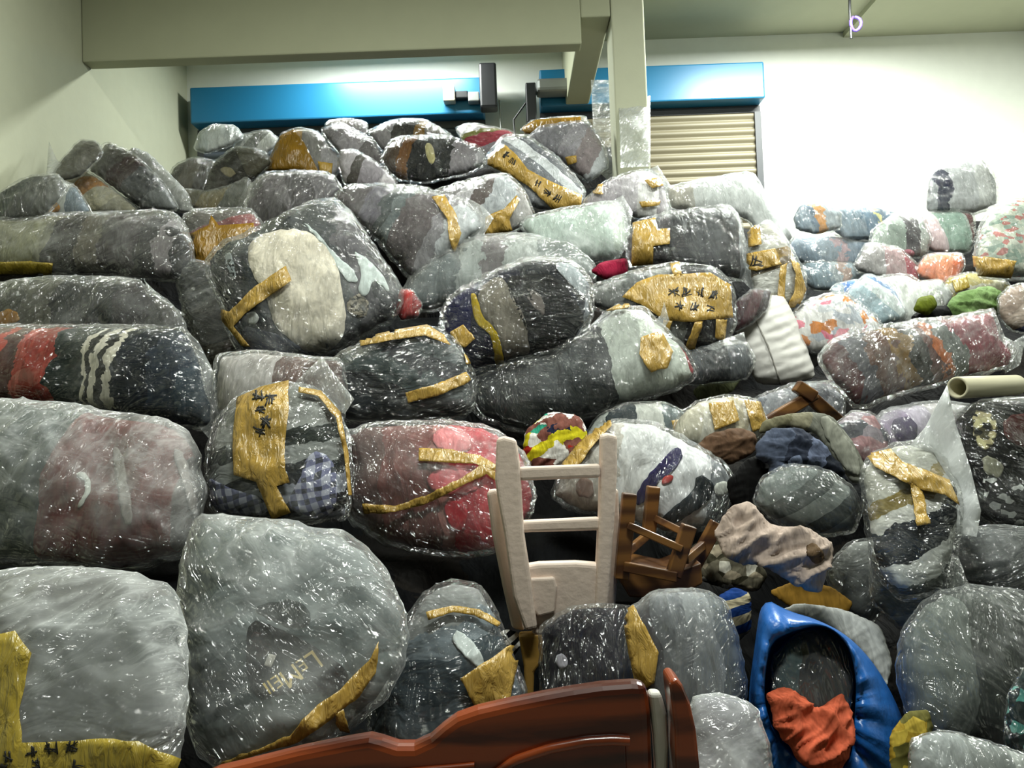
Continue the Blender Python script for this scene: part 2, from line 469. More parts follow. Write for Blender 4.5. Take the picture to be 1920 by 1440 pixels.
# ------------------------------------------------------------------ the bag of clothes
PILE = 'clothing bags in the main pile'
RPILE = 'clothing bundles stacked by the right wall'
def bag(label, outline, cols, film='mid', ang=0, amp=.05, pat='bands', scale=5.0, tapes=(), garments=(), flaps=(), marks=(),
        name='clothing_bag', cat='bag of clothes', group=PILE, fold=1.0, wrinkle=1.0, gloss=0, nscale=4.0, **kw):
    sh = inflate(outline, **kw)
    V, N = sh.V, sh.N
    seed = len(DEPTHS)*3.37
    lo, hi = V.min(0), V.max(0)
    root = empty(name, ((lo[0]+hi[0])/2, (lo[1]+hi[1])/2, lo[2]))
    tag(root, label, cat, group)
    size = min(1.0, sh.H/.2)
    # clothes: sunk a little below the film, pleated
    a = math.radians(ang); dirp = Vector((math.cos(a), 0, -math.sin(a)))
    pe = 1-np.abs(nzv(V, (3+9*abs(dirp.x), 4, 3+9*abs(dirp.z)), seed+5))
    lump = nzv(V, (5, 5, 5), seed+9)
    inn = size*(.010+.010*pe+.008*np.maximum(0, lump))
    Vc = V-N*inn[:, None]
    ex = sh.Q@np.array((math.cos(a), math.sin(a))); l0, l1 = ex.min(), ex.max()
    # world scale of the band axis: dot(P, axis*k)+c must run 0..1 from end to end
    cx = ((Vc-np.array(root.location))@np.array(dirp)); w0, w1 = cx.min(), cx.max()
    if pat == 'bands' and len(cols) > 1:
        k = 1/(w1-w0)
        m = cloth_mat(shift(cols), dirp*k, amp=amp, pat=pat, fold=fold, gloss=gloss, nscale=nscale, seed=seed, )
        band_offset(m, -w0*k)
    else:
        m = cloth_mat(cols, dirp, amp=amp, pat=pat, scale=scale, fold=fold, gloss=gloss, nscale=nscale, seed=seed)
    oc = mesh('folded_clothes', Vc, sh.F, m, root)
    bc = bvh(Vc, sh.F)
    for g in garments:
        kind, poly, col = g[:3]
        gm = col if not isinstance(col, str) else solid_cloth(col, fold)
        lay(kind, bc, poly, gm, root, off=.0045, thick=.003, smooth=1)
    # film
    r1 = 2*(1-np.abs(nzv(V, (7, 7, 7), seed)))**4-.6; r2 = 2*(1-np.abs(nzv(V, (21, 8, 12), seed+3)))**4-.6
    Vw = V+N*(np.maximum((r1*.009+r2*.007)*size*wrinkle, -.003)*sh.W+.004*size)[:, None]
    of = mesh('plastic_film', Vw, sh.F, FILM[film], root)
    bf = bvh(Vw, sh.F)
    for tp in tapes:
        poly, tm = (tp, TAPE) if isinstance(tp, (str, list)) else tp[:2]
        lay('packing_tape', bf, poly, tm, root, off=.006)
    if marks:
        tps = [c for c in root.children if c.name.startswith('packing_tape')]
        for mk in marks: scribble(bf, mk[0], mk[1], tps[mk[2]] if tps else root, *(mk[3:]))
    for fp in flaps:
        flap(sh, *((fp, root, 'milky') if isinstance(fp, str) else (fp[0], root, fp[1])))
    root['d'] = round(sh.d, 2); sh.root = root; sh.bf, sh.bc = bf, bc
    del root['d']
    LOG.append((sh.root.name, round(sh.d, 2), round(slope_depth(sh.Q[:, 1].mean()), 2), label[:50]))
    return sh
LOG = []
def shift(cols):
    return cols
def band_offset(m, c):
    for nd in m.node_tree.nodes:
        if nd.type == 'VECT_MATH' and nd.operation == 'DOT_PRODUCT':
            ad = m.node_tree.nodes.new('ShaderNodeMath'); ad.operation = 'ADD'; ad.inputs[1].default_value = c
            for l in list(nd.outputs['Value'].links):
                to = l.to_socket; m.node_tree.links.new(ad.outputs[0], to)
            m.node_tree.links.new(nd.outputs['Value'], ad.inputs[0])
            return
def flap(sh, poly, root, film='mid', push=.0, name='film_tail'):
    """loose end of a bag: a creased sheet of film standing out past the body"""
    P = pts(poly); s = max(6.0, math.sqrt(abs(area(P)))/8)
    Q, F, nb = fill(sharp_resample(P, s), s)
    V = []
    c = sh.Q.mean(0)
    for x, y in Q:
        b = .45*(c[1]-y)/FPX
        w = noise.noise(Vector((x*.03, y*.03, c[0]*.1)))*.02+noise.noise(Vector((x*.011, y*.011, 7)))*.03
        V.append(at(x, y, sh.d*(1+b)+push+w-.015)[:])
    ALLV.append(np.array(V))
    o = mesh(name, V, F, FILM[film], root)
    mod(o, 'SOLIDIFY', thickness=.002, offset=0)
    return o
def cloth(label, outline, cols, name, cat, ang=0, amp=.05, pat='bands', scale=5.0, wrinkle=1.0, fold=1.0, garments=(), group=None, parts=True, **kw):
    """loose cloth: a crumpled solid without film; mesh is the thing, patches are its children"""
    sh = inflate(outline, **kw); V, N = sh.V, sh.N; seed = len(DEPTHS)*2.71
    size = min(1.0, sh.H/.12)
    fa = math.radians(ang+70); fd = np.array((math.cos(fa), 0, -math.sin(fa))); ac = V@fd
    Vs = V+np.outer(ac, fd)*2.2                       # folds run across fd
    r1 = 2*(1-np.abs(nzv(Vs, (7, 7, 7), seed)))**3-.7; r2 = 2*(1-np.abs(nzv(Vs, (17, 17, 17), seed+3)))**3-.7
    Vw = V+N*((r1*.011+r2*.006)*size*wrinkle*sh.W)[:, None]
    lo = Vw.min(0); a = math.radians(ang); dirp = Vector((math.cos(a), 0, -math.sin(a)))
    org = ((Vw[:,0].min()+Vw[:,0].max())/2, (Vw[:,1].min()+Vw[:,1].max())/2, lo[2])
    if pat == 'bands' and len(cols) > 1:
        cx = (Vw-np.array(org))@np.array(dirp); k = 1/(cx.max()-cx.min())
        m = cloth_mat(cols, dirp*k, amp=amp, fold=fold, seed=seed); band_offset(m, -cx.min()*k)
    else: m = cloth_mat(cols, dirp, amp=amp, pat=pat, scale=scale, fold=fold, seed=seed)
    o = mesh(name, Vw, sh.F, m, None, origin=org); tag(o, label, cat, group)
    b = bvh(Vw, sh.F)
    for kind, poly, col in garments:
        lay(kind, b, poly, solid_cloth(col, fold) if isinstance(col, str) else col, o, off=.004, thick=.003, smooth=1)
    sh.root = o; sh.bf = b
    LOG.append((sh.root.name, round(sh.d, 2), round(slope_depth(sh.Q[:, 1].mean()), 2), label[:50]))
    return sh

# ------------------------------------------------------------------ hard things
def book(V):
    """enter a small convex thing in the depth book"""
    from mathutils.geometry import convex_hull_2d
    q = [Vector(proj(p)) for p in V]; hl = [tuple(q[i]) for i in convex_hull_2d(q)]
    Q, FF, nb = fill(sharp_resample(hl, 24), 24); dm = max(p[1] for p in V)
    for k, a in raster(Q, FF, np.full(len(Q), dm)).items(): OCC[k] = max(OCC[k], a)
def box(name, lo, hi, mat, parent=None, bevel=0):
    x0, y0, z0 = lo; x1, y1, z1 = hi
    V = [(x0,y0,z0),(x1,y0,z0),(x1,y1,z0),(x0,y1,z0),(x0,y0,z1),(x1,y0,z1),(x1,y1,z1),(x0,y1,z1)]
    F = [(0,3,2,1),(4,5,6,7),(0,1,5,4),(1,2,6,5),(2,3,7,6),(3,0,4,7)]
    o = mesh(name, V, F, mat, parent, smooth=False)
    if bevel: mod(o, 'BEVEL', width=bevel, segments=2)
    return o
def beam(name, a, b, w, t, mat, parent=None, face=Vector((0, -1, 0)), bevel=.006, w2=None):
    """square bar from a to b, w across the picture, t deep"""
    a, b = Vector(a), Vector(b); ax = (b-a).normalized()
    sx = ax.cross(face).normalized(); sy = sx.cross(ax).normalized(); V = []
    for p, ww in ((a, w), (b, w2 or w)):
        for i, j in ((-1,-1),(1,-1),(1,1),(-1,1)): V.append((p+sx*i*ww/2+sy*j*t/2)[:])
    F = [(0,3,2,1),(4,5,6,7),(0,1,5,4),(1,2,6,5),(2,3,7,6),(3,0,4,7)]
    o = mesh(name, V, F, mat, parent, smooth=False)
    mod(o, 'BEVEL', width=bevel, segments=2)
    ALLV.append(np.array(V)); book(V)
    return o
def slab(name, outline, d, thick, mat, parent=None, tilt=(0, 0), smooth=0, bevel=.01, register=True, step=None):
    """board cut to an outline, standing at depth d, with real thickness"""
    P = pts(outline)
    if smooth: P = resample(chaikin(P, smooth), step or 12)
    c = np.array(P).mean(0)
    if area(P) < 0: P = P[::-1]
    fr = [at(x, y, d*(1+tilt[1]*(c[1]-y)/FPX+tilt[0]*(x-c[0])/FPX)) for x, y in P]
    bk = [p+Vector((0, thick, 0)) for p in fr]
    n = len(P)
    V = [p[:] for p in fr+bk]
    F = [list(range(n))[::-1], [n+i for i in range(n)]]+[(i, (i+1) % n, n+(i+1) % n, n+i) for i in range(n)]
    o = mesh(name, V, F, mat, parent, smooth=False)
    if bevel: mod(o, 'BEVEL', width=bevel, segments=3, limit_method='ANGLE')
    ALLV.append(np.array(V))
    if register:
        Q, FF, nb = fill(sharp_resample(P, 30), 30)
        for k, a in raster(Q, FF, np.full(len(Q), d+thick)).items(): OCC[k] = max(OCC[k], a)
    return o
def tube(name, P, r, mat, parent=None, seg=10):
    cu = bpy.data.curves.new(name, 'CURVE'); cu.dimensions = '3D'; cu.bevel_depth = r; cu.bevel_resolution = 3
    sp = cu.splines.new('POLY'); sp.points.add(len(P)-1)
    for q, p in zip(sp.points, P): q.co = (*p, 1)
    o = bpy.data.objects.new(name, cu); COL.objects.link(o)
    dg = bpy.context.evaluated_depsgraph_get(); me = bpy.data.meshes.new_from_object(o.evaluated_get(dg))
    V = [v.co[:] for v in me.vertices]; F = [list(p.vertices) for p in me.polygons]
    bpy.data.objects.remove(o); bpy.data.curves.remove(cu); bpy.data.meshes.remove(me)
    return mesh(name, V, F, mat, parent)
# ================================================================== the room
BACK, LEFT, RIGHTX, FRONT = 8.0, -3.06, 5.35, -3.2
CEIL = at(1500, 64, BACK).z
WALL = plain('cream_wall_paint', '#e9ebe3', .85, bump=.05, bscale=30, var=.04)
WALLG = plain('grey_green_paint', '#b9bba3', .85, bump=.05, bscale=30, var=.05)
CEILM = plain('ceiling_paint', '#aeb096', .9, var=.05)
FLOORM = plain('concrete', '#77756c', .8, bump=.2, var=.2)
def struct(o):
    o['kind'] = 'structure'; return o
struct(box('wall_back', (LEFT-.2, BACK, 0), (RIGHTX+.2, BACK+.2, CEIL), WALL))
struct(box('wall_left', (LEFT-.2, FRONT, 0), (LEFT, BACK, CEIL), WALLG))
struct(box('wall_right', (RIGHTX, FRONT, 0), (RIGHTX+.2, BACK, CEIL), WALL))
struct(box('wall_front', (LEFT-.2, FRONT-.2, 0), (RIGHTX+.2, FRONT, CEIL), plain('dark_grey_wall', '#5b5d56', .9)))
struct(box('floor', (LEFT-.2, FRONT-.2, -.15), (RIGHTX+.2, BACK+.2, 0), FLOORM))
struct(box('ceiling', (LEFT-.2, FRONT-.2, CEIL), (RIGHTX+.2, BACK+.2, CEIL+.15), CEILM))
zb = at(600, 100, 6.0).z; xb = at(1090, 60, 6.0).x; xc = at(1146, 60, 6.0).x
struct(box('trim_1', (LEFT, 6.0, zb), (xb, 6.14, CEIL), CEILM, bevel=.012))                 # beam across
struct(box('trim_2', (xb, 6.0, at(1110, 62, 6.0).z+.12), (xc, BACK, CEIL), CEILM, bevel=.012))  # beam along
xr = at(1215, 200, 6.0).x
struct(box('trim_3', (xc+.004, 6.0, 0), (xr, 6.3, CEIL), WALLG, bevel=.012))                # pillar
struct(box('trim_4', (at(1640, 20, 7.3).x, 7.25, CEIL-.05), (RIGHTX, BACK, CEIL), CEILM))   # shallow soffit on the right

# roller shutters with blue header boxes
BLUE = plain('blue_painted_steel', '#1f6f99', .35, var=.06, bscale=4)
SLAT = plain('beige_shutter_steel', '#746d58', .5, var=.05)
SLAT_SHADED = plain('shaded_shutter_steel', '#4b525c', .5, var=.08)  # dark tone puts the shadow on the left curtain into the steel colour
GUIDE = plain('dark_guide_steel', '#34363a', .5)
def shutter(name, x0, x1, ytop, ybot, slat, pitch=.077):
    a = at(x0, ytop[0], 7.8); b = at(x1, ytop[1], 7.8); c = at(x0, ybot[0], 7.8); e = at(x1, ybot[1], 7.8)
    zt, zb_ = (a.z+b.z)/2, (c.z+e.z)/2; xa, xe = (a.x+c.x)/2, (b.x+e.x)/2
    root = box(name, (xa, 7.72, zb_), (xe, 7.995, zt), BLUE, bevel=.015); root['kind'] = 'structure'
    V, F = [], []; z = zb_+.02; k = 0
    prof = [(0, 0), (.012, -.018), (.032, -.026), (.052, -.02), (.066, -.004), (.077, 0)]
    while z > .02:
        for dz, dy in prof[:-1]:
            V += [(xa+.05, 7.93+dy, z-dz), (xe-.05, 7.93+dy, z-dz)]
        z -= pitch
    F = [(2*i, 2*i+2, 2*i+3, 2*i+1) for i in range(len(V)//2-1)]
    mesh('shutter_curtain', V, F, slat, root, smooth=True)
    box('bottom_rail', (xa, 7.9, zb_-.07), (xe, 7.99, zb_-.004), GUIDE, root)
    for s, x in ((0, xa), (1, xe-.06)):
        box('guide_rail', (x, 7.88, 0), (x+.06, 7.99, zb_-.07), GUIDE, root)
    return root
shutter('door_1', 362, 908, (170, 150), (238, 216), SLAT_SHADED)
shutter('door_2', 1012, 1429, (140, 118), (204, 190), SLAT)
# motor, brackets and wiring at the shutter heads
BLACKP = plain('black_plastic', '#17181b', .4)
GALV = plain('grey_steel', '#8f9290', .4, metal=.6)
p = at(918, 172, 7.7)
m = box('shutter_motor', (p.x-.09, 7.55, p.z-.2), (p.x+.07, 7.715, p.z+.22), BLACKP, bevel=.02)
tag(m, 'black shutter motor at the right end of the long blue header box', 'motor')
box('cable_box', (p.x-.2, 7.6, p.z-.12), (p.x-.095, 7.7, p.z-.03), GALV, m, bevel=.01)
tube('pull_chain', [(p.x+.09, 7.66, p.z-.1), (p.x+.1, 7.66, p.z-.7), (p.x+.09, 7.66, p.z-1.4)], .008, GALV, m)
p = at(1045, 178, 7.7)
m = box('shutter_motor', (p.x-.2, 7.5, p.z-.03), (p.x+.22, 7.71, p.z+.09), GALV, bevel=.03)
tag(m, 'grey shutter motor on the left end of the blue header beside the pillar', 'motor')
box('bracket', (p.x-.3, 7.55, p.z-.3), (p.x-.205, 7.7, p.z+.07), BLACKP, m, bevel=.01)
tube('cable', [(p.x-.3, 7.6, p.z-.1), (p.x-.42, 7.62, p.z-.25), (p.x-.4, 7.63, p.z-.6)], .009, BLACKP, m)
p = at(842, 180, 7.7)
m = box('wall_bracket', (p.x-.05, 7.6, p.z-.08), (p.x+.06, 7.715, p.z+.07), plain('beige_plastic', '#b9b19a', .5), bevel=.01)
tag(m, 'small beige bracket on the blue header box', 'bracket')
box('clamp', (p.x+.062, 7.63, p.z-.05), (p.x+.18, 7.7, p.z+.02), BLACKP, m, bevel=.01)
# cord hanging from the ceiling on the right
PURP = plain('purple_cord', '#4b3a86', .5)
q = at(1595, 10, 7.0); q2 = at(1596, 72, 7.0)
r_ = tube('hanging_cord', [(q.x, q.y, CEIL), (q.x-.01, q.y, q.z-.05), (q2.x, q2.y, q2.z)], .011, BLACKP)
tag(r_, 'black cord with a purple loop hanging from the ceiling at right', 'cord')
c0 = at(1604, 44, 7.0)
tube('loop', [(c0.x+.045*math.sin(t*.5), c0.y+.01*math.cos(t), c0.z+.06*math.cos(t*.5)) for t in range(13)], .014, PURP, r_)
# film hanging by the pillar
ps = Shape(); ps.Q = np.array([(1130, 250)]); ps.d = 6.4
rt = empty('plastic_sheet', at(1130, 320, 6.4)); tag(rt, 'clear plastic sheet hanging beside the pillar in front of the shutter', 'plastic sheet')
flap(ps, '1108,150 1160,150 1164,330 1150,350 1122,320 1112,240', rt, 'mid', name='film')
ps2 = Shape(); ps2.Q = np.array([(1190, 250)]); ps2.d = 5.93
rt = empty('plastic_wrap', at(1190, 320, 5.93)); tag(rt, 'clear film wrapped around the front of the pillar', 'plastic sheet')
flap(ps2, '1160,185 1219,180 1220,312 1164,314', rt, 'milky', name='film')

# ================================================================== foreground furniture
def wood_mat(name, c0, c1, rough=.3, sx=1.0, coat=.3, rot=0):
    t = NT(name); c = t.n('TexCoord').outputs['Object']
    mp = t.n('Mapping', {0: c, 2: (0, rot, 0), 3: (1.2*sx, 6, 9)}).outputs[0]
    nz = t.n('TexNoise', {'Vector': mp, 'Scale': 2.2, 'Detail': 6.0, 'Distortion': 1.6, 'Roughness': .6}).outputs[0]
    wv = t.n('TexWave', {'Vector': mp, 'Scale': .6, 'Distortion': 7.0, 'Detail': 3.0}, bands_direction='Z').outputs[1]
    f = t.math('ADD', t.math('MULTIPLY', nz, .6), t.math('MULTIPLY', wv, .4))
    col = t.ramp(f, [(.3, lin(c0)), (.62, lin(c1))])
    return t.end(t.n('BsdfPrincipled', {'Base Color': col, 'Roughness': rough, 'Coat Weight': coat, 'Coat Roughness': .12}).outputs[0])
MAHOG = wood_mat('varnished_mahogany', '#45190b', '#8c3f1c', .28, rot=.22)
MAHOGD = wood_mat('dark_mahogany', '#38120a', '#6a2812', .3, rot=.22)
BROWN = wood_mat('brown_wood', '#4a2c14', '#7d5528', .45, coat=.1)
hd = 1.42
root = empty('headboard', at(850, 1460, hd)+Vector((0, 0, -.3)))
root.location.z = .0
tag(root, 'varnished red-brown wooden headboard with a scalloped top edge', 'headboard')
HB = '330,1480 400,1448 460,1434 560,1409 650,1391 691,1384 715,1390 745,1400 775,1400 805,1386 830,1364 855,1346 895,1332 960,1317 1020,1305 1075,1295 1130,1287 1185,1283 1214,1284 1222,1340 1226,1480 1226,1720 330,1720'
hb = slab('top_board', HB, hd, .045, MAHOG, root, bevel=.016)
# raised frame moulding and sunk panel
def ribbon3(name, line, d, r, mat, parent):
    return tube(name, [at(x, y, d)[:] for x, y in resample(chaikin(pts(line), 0), 12, closed=False)], r, mat, parent)
slab('panel', '905,1490 930,1455 970,1428 1030,1408 1100,1396 1150,1393 1174,1394 1178,1490', hd-.004, .012, MAHOGD, root, bevel=.004, register=False)
ribbon3('moulding', '898,1500 925,1455 965,1426 1030,1404 1100,1391 1150,1388 1180,1390', hd-.006, .008, MAHOG, root)
ribbon3('moulding', '560,1500 640,1470 720,1452 800,1444 850,1440 890,1436', hd-.002, .006, MAHOG, root)
pd = 1.38
pr = slab('bed_post', '1255,1278 1268,1272 1280,1285 1295,1320 1306,1370 1313,1440 1318,1500 1318,1720 1268,1720 1270,1500 1268,1440 1266,1370 1260,1320', pd, .07, MAHOG, None, bevel=.018)
pr['label'] = 'curved brown wooden post standing right of the headboard'; pr['category'] = 'post'
WHITEP = plain('white_foam', '#c9c6bd', .7, bump=.05)
st = slab('foam_strip', '1217,1300 1240,1300 1251,1340 1255,1400 1252,1460 1250,1720 1234,1720 1230,1440 1226,1380', pd+.05, .03, WHITEP, None, bevel=.01)
st['label'] = 'white foam strip upright between headboard and wooden post'; st['category'] = 'foam strip'
# ================================================================== bags, from the front of the pile to its back
# ---- bottom row
bag('milky bag at the bottom left corner with yellow tape and marker writing',
    '-60,1085 60,1062 160,1062 260,1078 330,1105 350,1200 350,1310 335,1420 290,1500 -60,1500', [(0, '#58534f'), (.24, '#4d5452'), (.45, '#8d8f8f'), (.8, '#9a9a96')], 'misty', ang=80, amp=.06,
    tapes=[('-60,1200 30,1185 62,1225 40,1330 45,1392 190,1385 260,1388 370,1440 330,1500 -60,1500', TAPEY)],
    marks=[([(20, 1418), (62, 1408), (100, 1400), (140, 1398)], 26, 0, 0, 3), ([(10, 1440), (70, 1432), (150, 1432)], 22, 0, 0, 5)], d=1.72, thick=.6)
lm = bag('large clear bag at bottom left with a black printed garment inside',
    '372,966 440,968 560,985 660,1005 725,1075 760,1160 757,1240 715,1310 620,1390 510,1432 420,1440 362,1400 345,1300 335,1200 335,1100 350,1020',
    [(0, '#6d7675'), (.3, '#8b9292'), (.55, '#616b6b'), (.75, '#77807e')], 'milky', ang=70, amp=.12, nscale=5, wrinkle=1.5,
    garments=[('printed_garment', '466,1160 520,1178 590,1212 660,1262 640,1300 560,1292 476,1312 462,1240', '#1b1714'),
              ('garment', '470,1185 500,1190 512,1225 490,1240 468,1225', '#3b1616'),
              ('garment', '480,1135 560,1125 590,1160 560,1180 490,1150', '#4a504f')],
    tapes=['708,1205 703,1262 672,1305 612,1352 560,1388 480,1412 395,1450 350,1470 345,1452 420,1428 540,1378 590,1325 640,1290 690,1238',
           '628,1336 642,1330 655,1370 630,1362'], d=2.0, thick=.62, tilt=(0, .6))
# gold lettering on the black garment, lying upside down as in the bag
def lettering(b, chars, o, ang, size, mat, parent, gap=.1):
    ca, sa = math.cos(math.radians(ang)), math.sin(math.radians(ang)); x = 0.0; V, F = [], []
    for ch, k in chars:
        cu = bpy.data.curves.new('t', 'FONT'); cu.body = ch; cu.size = 1.0
        to = bpy.data.objects.new('t', cu); COL.objects.link(to); bpy.context.view_layer.update()
        me = bpy.data.meshes.new_from_object(to.evaluated_get(bpy.context.evaluated_depsgraph_get()))
        bpy.data.objects.remove(to); bpy.data.curves.remove(cu)
        xs = [v.co.x for v in me.vertices]; x0, x1 = min(xs), max(xs); n = len(V); bad = False; P = []
        for v in me.vertices:
            lx, ly = (x+(v.co.x-x0)*k)*size, v.co.y*k*size
            p = cast(b, o[0]+lx*ca+ly*sa, o[1]+lx*sa-ly*ca, .009)
            if p is None: bad = True; break
            P.append(p[:])
        if not bad:
            V += P; F += [[n+i for i in p.vertices] for p in me.polygons]
        x += (x1-x0)*k+gap; bpy.data.meshes.remove(me)
    if F:
        ob = mesh('gold_lettering', V, F, mat, parent, smooth=False); mod(ob, 'SOLIDIFY', thickness=.001, offset=0); return ob
GOLD = plain('gold_print', '#c9b063', .5)
pg = [c for c in lm.root.children if c.name.startswith('printed_garment')][0]
lettering(lm.bc, [('L', 1.15), ('E', .75), ('M', 1.1), ('E', .75), ('I', .75), ('I', .75)], (586, 1222), 145, 46, GOLD, pg)
lay('care_label', lm.bc, '505,1229 519,1233 509,1255 497,1250', solid_cloth('#c8c4bb'), pg, off=.009, thick=.001)

bag('clear bag of slate and white clothes with torn tape, behind the headboard dip',
    '798,1110 850,1086 905,1100 935,1150 950,1200 978,1262 990,1330 960,1400 860,1440 740,1450 690,1400 690,1310 735,1225 765,1150',
    [(0, '#8d8f8e'), (.18, '#7d868c'), (.3, '#4f5a61'), (.55, '#667077'), (.75, '#454e55')], 'clear', ang=75, amp=.12,
    garments=[('garment', '860,1180 905,1225 905,1262 870,1230 845,1200', '#c9d0cf'), ('garment', '700,1280 735,1270 728,1312 700,1325', '#c6cbc8')],
    tapes=['862,1272 925,1232 958,1205 968,1240 955,1312 893,1332 878,1304', '800,1150 850,1138 900,1145 935,1170 930,1178 890,1156 850,1150 805,1164'], d=2.12, thick=.7)
bag('dark purple-grey bag standing under the cream stool', '1010,1180 1060,1140 1130,1130 1200,1140 1232,1200 1240,1290 1200,1370 1060,1380 1015,1300', ['#33313a', '#3a3840', '#2c2c34'], 'clear', ang=10, amp=.1,
    garments=[('garment', '1042,1230 1062,1225 1068,1250 1048,1258', '#a9a6b0')], d=2.3, thick=.7)
bag('clear bag of grey clothes with a vertical tape strip, left of the blue sack', '1180,1140 1230,1108 1310,1102 1360,1125 1385,1200 1400,1280 1390,1350 1320,1372 1230,1355 1190,1270 1172,1200',
    ['#4a4850', '#6f7277', '#8b8f92', '#6b7174'], 'mid', ang=0, amp=.12, tapes=['1170,1150 1190,1138 1212,1178 1236,1224 1228,1280 1200,1300 1182,1220'], d=2.05, thick=.7)
bag('pale crumpled bag in the lower middle beside the wooden post', '1292,1310 1350,1298 1420,1325 1445,1400 1455,1500 1455,1560 1292,1560', ['#8f8d94', '#a3a1a7', '#8a8990'], 'milky', ang=70, amp=.1, d=1.68, wrinkle=1.6, thick=.6)

# ---- blue sack, open towards us
BLUEP = plain('blue_polythene', '#1f62b0', .32, bump=.35, bscale=14, var=.15)
d0 = 1.92
outer = chaikin(pts('1428,1118 1478,1146 1530,1160 1592,1192 1645,1250 1690,1335 1706,1400 1712,1480 1720,1580 1420,1580 1424,1480 1408,1400 1402,1310 1415,1210'), 2)
inner = chaikin(pts('1445,1205 1480,1185 1545,1168 1590,1205 1606,1270 1602,1350 1598,1420 1572,1452 1530,1452 1482,1415 1448,1370 1432,1310 1436,1250'), 2)
N_ = 120
def even(P, n):
    c = np.array(P).mean(0); P = resample(P, 4); a = [math.atan2(p[1]-1320, p[0]-1520) for p in P]; out = []
    for k in range(n):
        t = -math.pi+2*math.pi*k/n; i = min(range(len(P)), key=lambda i: abs((a[i]-t+math.pi) % (2*math.pi)-math.pi)); out.append(P[i])
    return np.array(out)
Oq, Iq = even(outer, N_), even(inner, N_)
rings = []
for w, dd in ((0.0, .34), (0.0, .22), (.12, .12), (.4, .03), (.75, -.02), (.97, -.01), (1.0, .01), (.97, .05)):
    rings.append((Oq*(1-w)+Iq*w, dd))
ci = Iq.mean(0)
for w, dd in ((.08, .12), (.25, .2), (.6, .25), (.92, .26)): rings.append((Iq*(1-w)+ci*w, dd))
V, F = [], []
for ri, (q, dd) in enumerate(rings):
    for k, (x, y) in enumerate(q):
        wv = .012*noise.noise(Vector((k*.5, ri*.8, 2)))+.02*noise.noise(Vector((k*.22, ri*.3, 5)))
        V.append(at(x, y, d0+dd+wv+.3*(1320-y)/FPX)[:])
for r in range(len(rings)-1):
    for k in range(N_):
        a, b_ = r*N_+k, r*N_+(k+1) % N_
        F.append((a, b_, b_+N_, a+N_))
F.append([(len(rings)-1)*N_+k for k in range(N_)])
sack = mesh('plastic_sack', V, F, BLUEP)
tag(sack, 'open blue plastic sack holding dark and orange clothes, lower right', 'sack')
ALLV.append(np.array(V)[::2])
for (j, i), v in raster(*fill(resample(outer, 24), 24)[:2], np.full(4000, d0+.3)).items(): OCC[j, i] = max(OCC[j, i], v)
bag('clear bag of black clothes inside the open blue sack', '1446,1235 1490,1190 1550,1174 1592,1205 1600,1280 1592,1350 1540,1380 1480,1350 1448,1310', [(0, '#40585c'), (.25, '#22262a'), (.5, '#1b1d20'), (.8, '#222226')], 'mid', ang=20, amp=.1, d=1.96, thick=.5, back=.2, group=None)
cloth('crumpled orange cloth bunched in the mouth of the blue sack', '1436,1302 1468,1286 1500,1300 1528,1332 1560,1308 1580,1298 1600,1345 1594,1410 1575,1450 1545,1462 1500,1425 1458,1370', ['#cf6a50'], 'orange_cloth', 'cloth', d=1.86, thick=.55, back=.4, wrinkle=4.5, fold=1.3)
cloth('white sheet draped behind the blue sack', '1455,1150 1500,1130 1580,1142 1650,1172 1672,1240 1660,1290 1610,1220 1540,1170', ['#c9cbc9'], 'white_sheet', 'cloth', d=2.42, thick=.4)
bag('pale clear bag lying along the bottom right edge', '1705,1385 1770,1365 1860,1390 1960,1425 1980,1540 1705,1540', ['#9a9f9e', '#8a8f8c', '#a5a9a5'], 'mid', ang=20, d=1.7, thick=.5)
cloth('yellow and blue printed cloth beside the blue sack', '1668,1375 1700,1335 1740,1330 1752,1370 1715,1430 1690,1490 1668,1450', ['#9a8136', '#2d4d86', '#b09a48', '#6f6a3a'], 'printed_cloth', 'cloth', pat='patch', scale=26, d=1.78, thick=.6)
bag('large dark grey-green bag at the lower right edge', '1690,1180 1740,1120 1820,1095 1920,1110 1990,1160 1990,1430 1880,1440 1760,1410 1700,1350 1680,1260', [(0, '#747a75'), (.3, '#4b504b'), (.6, '#3e423e'), (.88, '#3d6a62')], 'mid', ang=20, amp=.08, d=2.15, thick=.7)

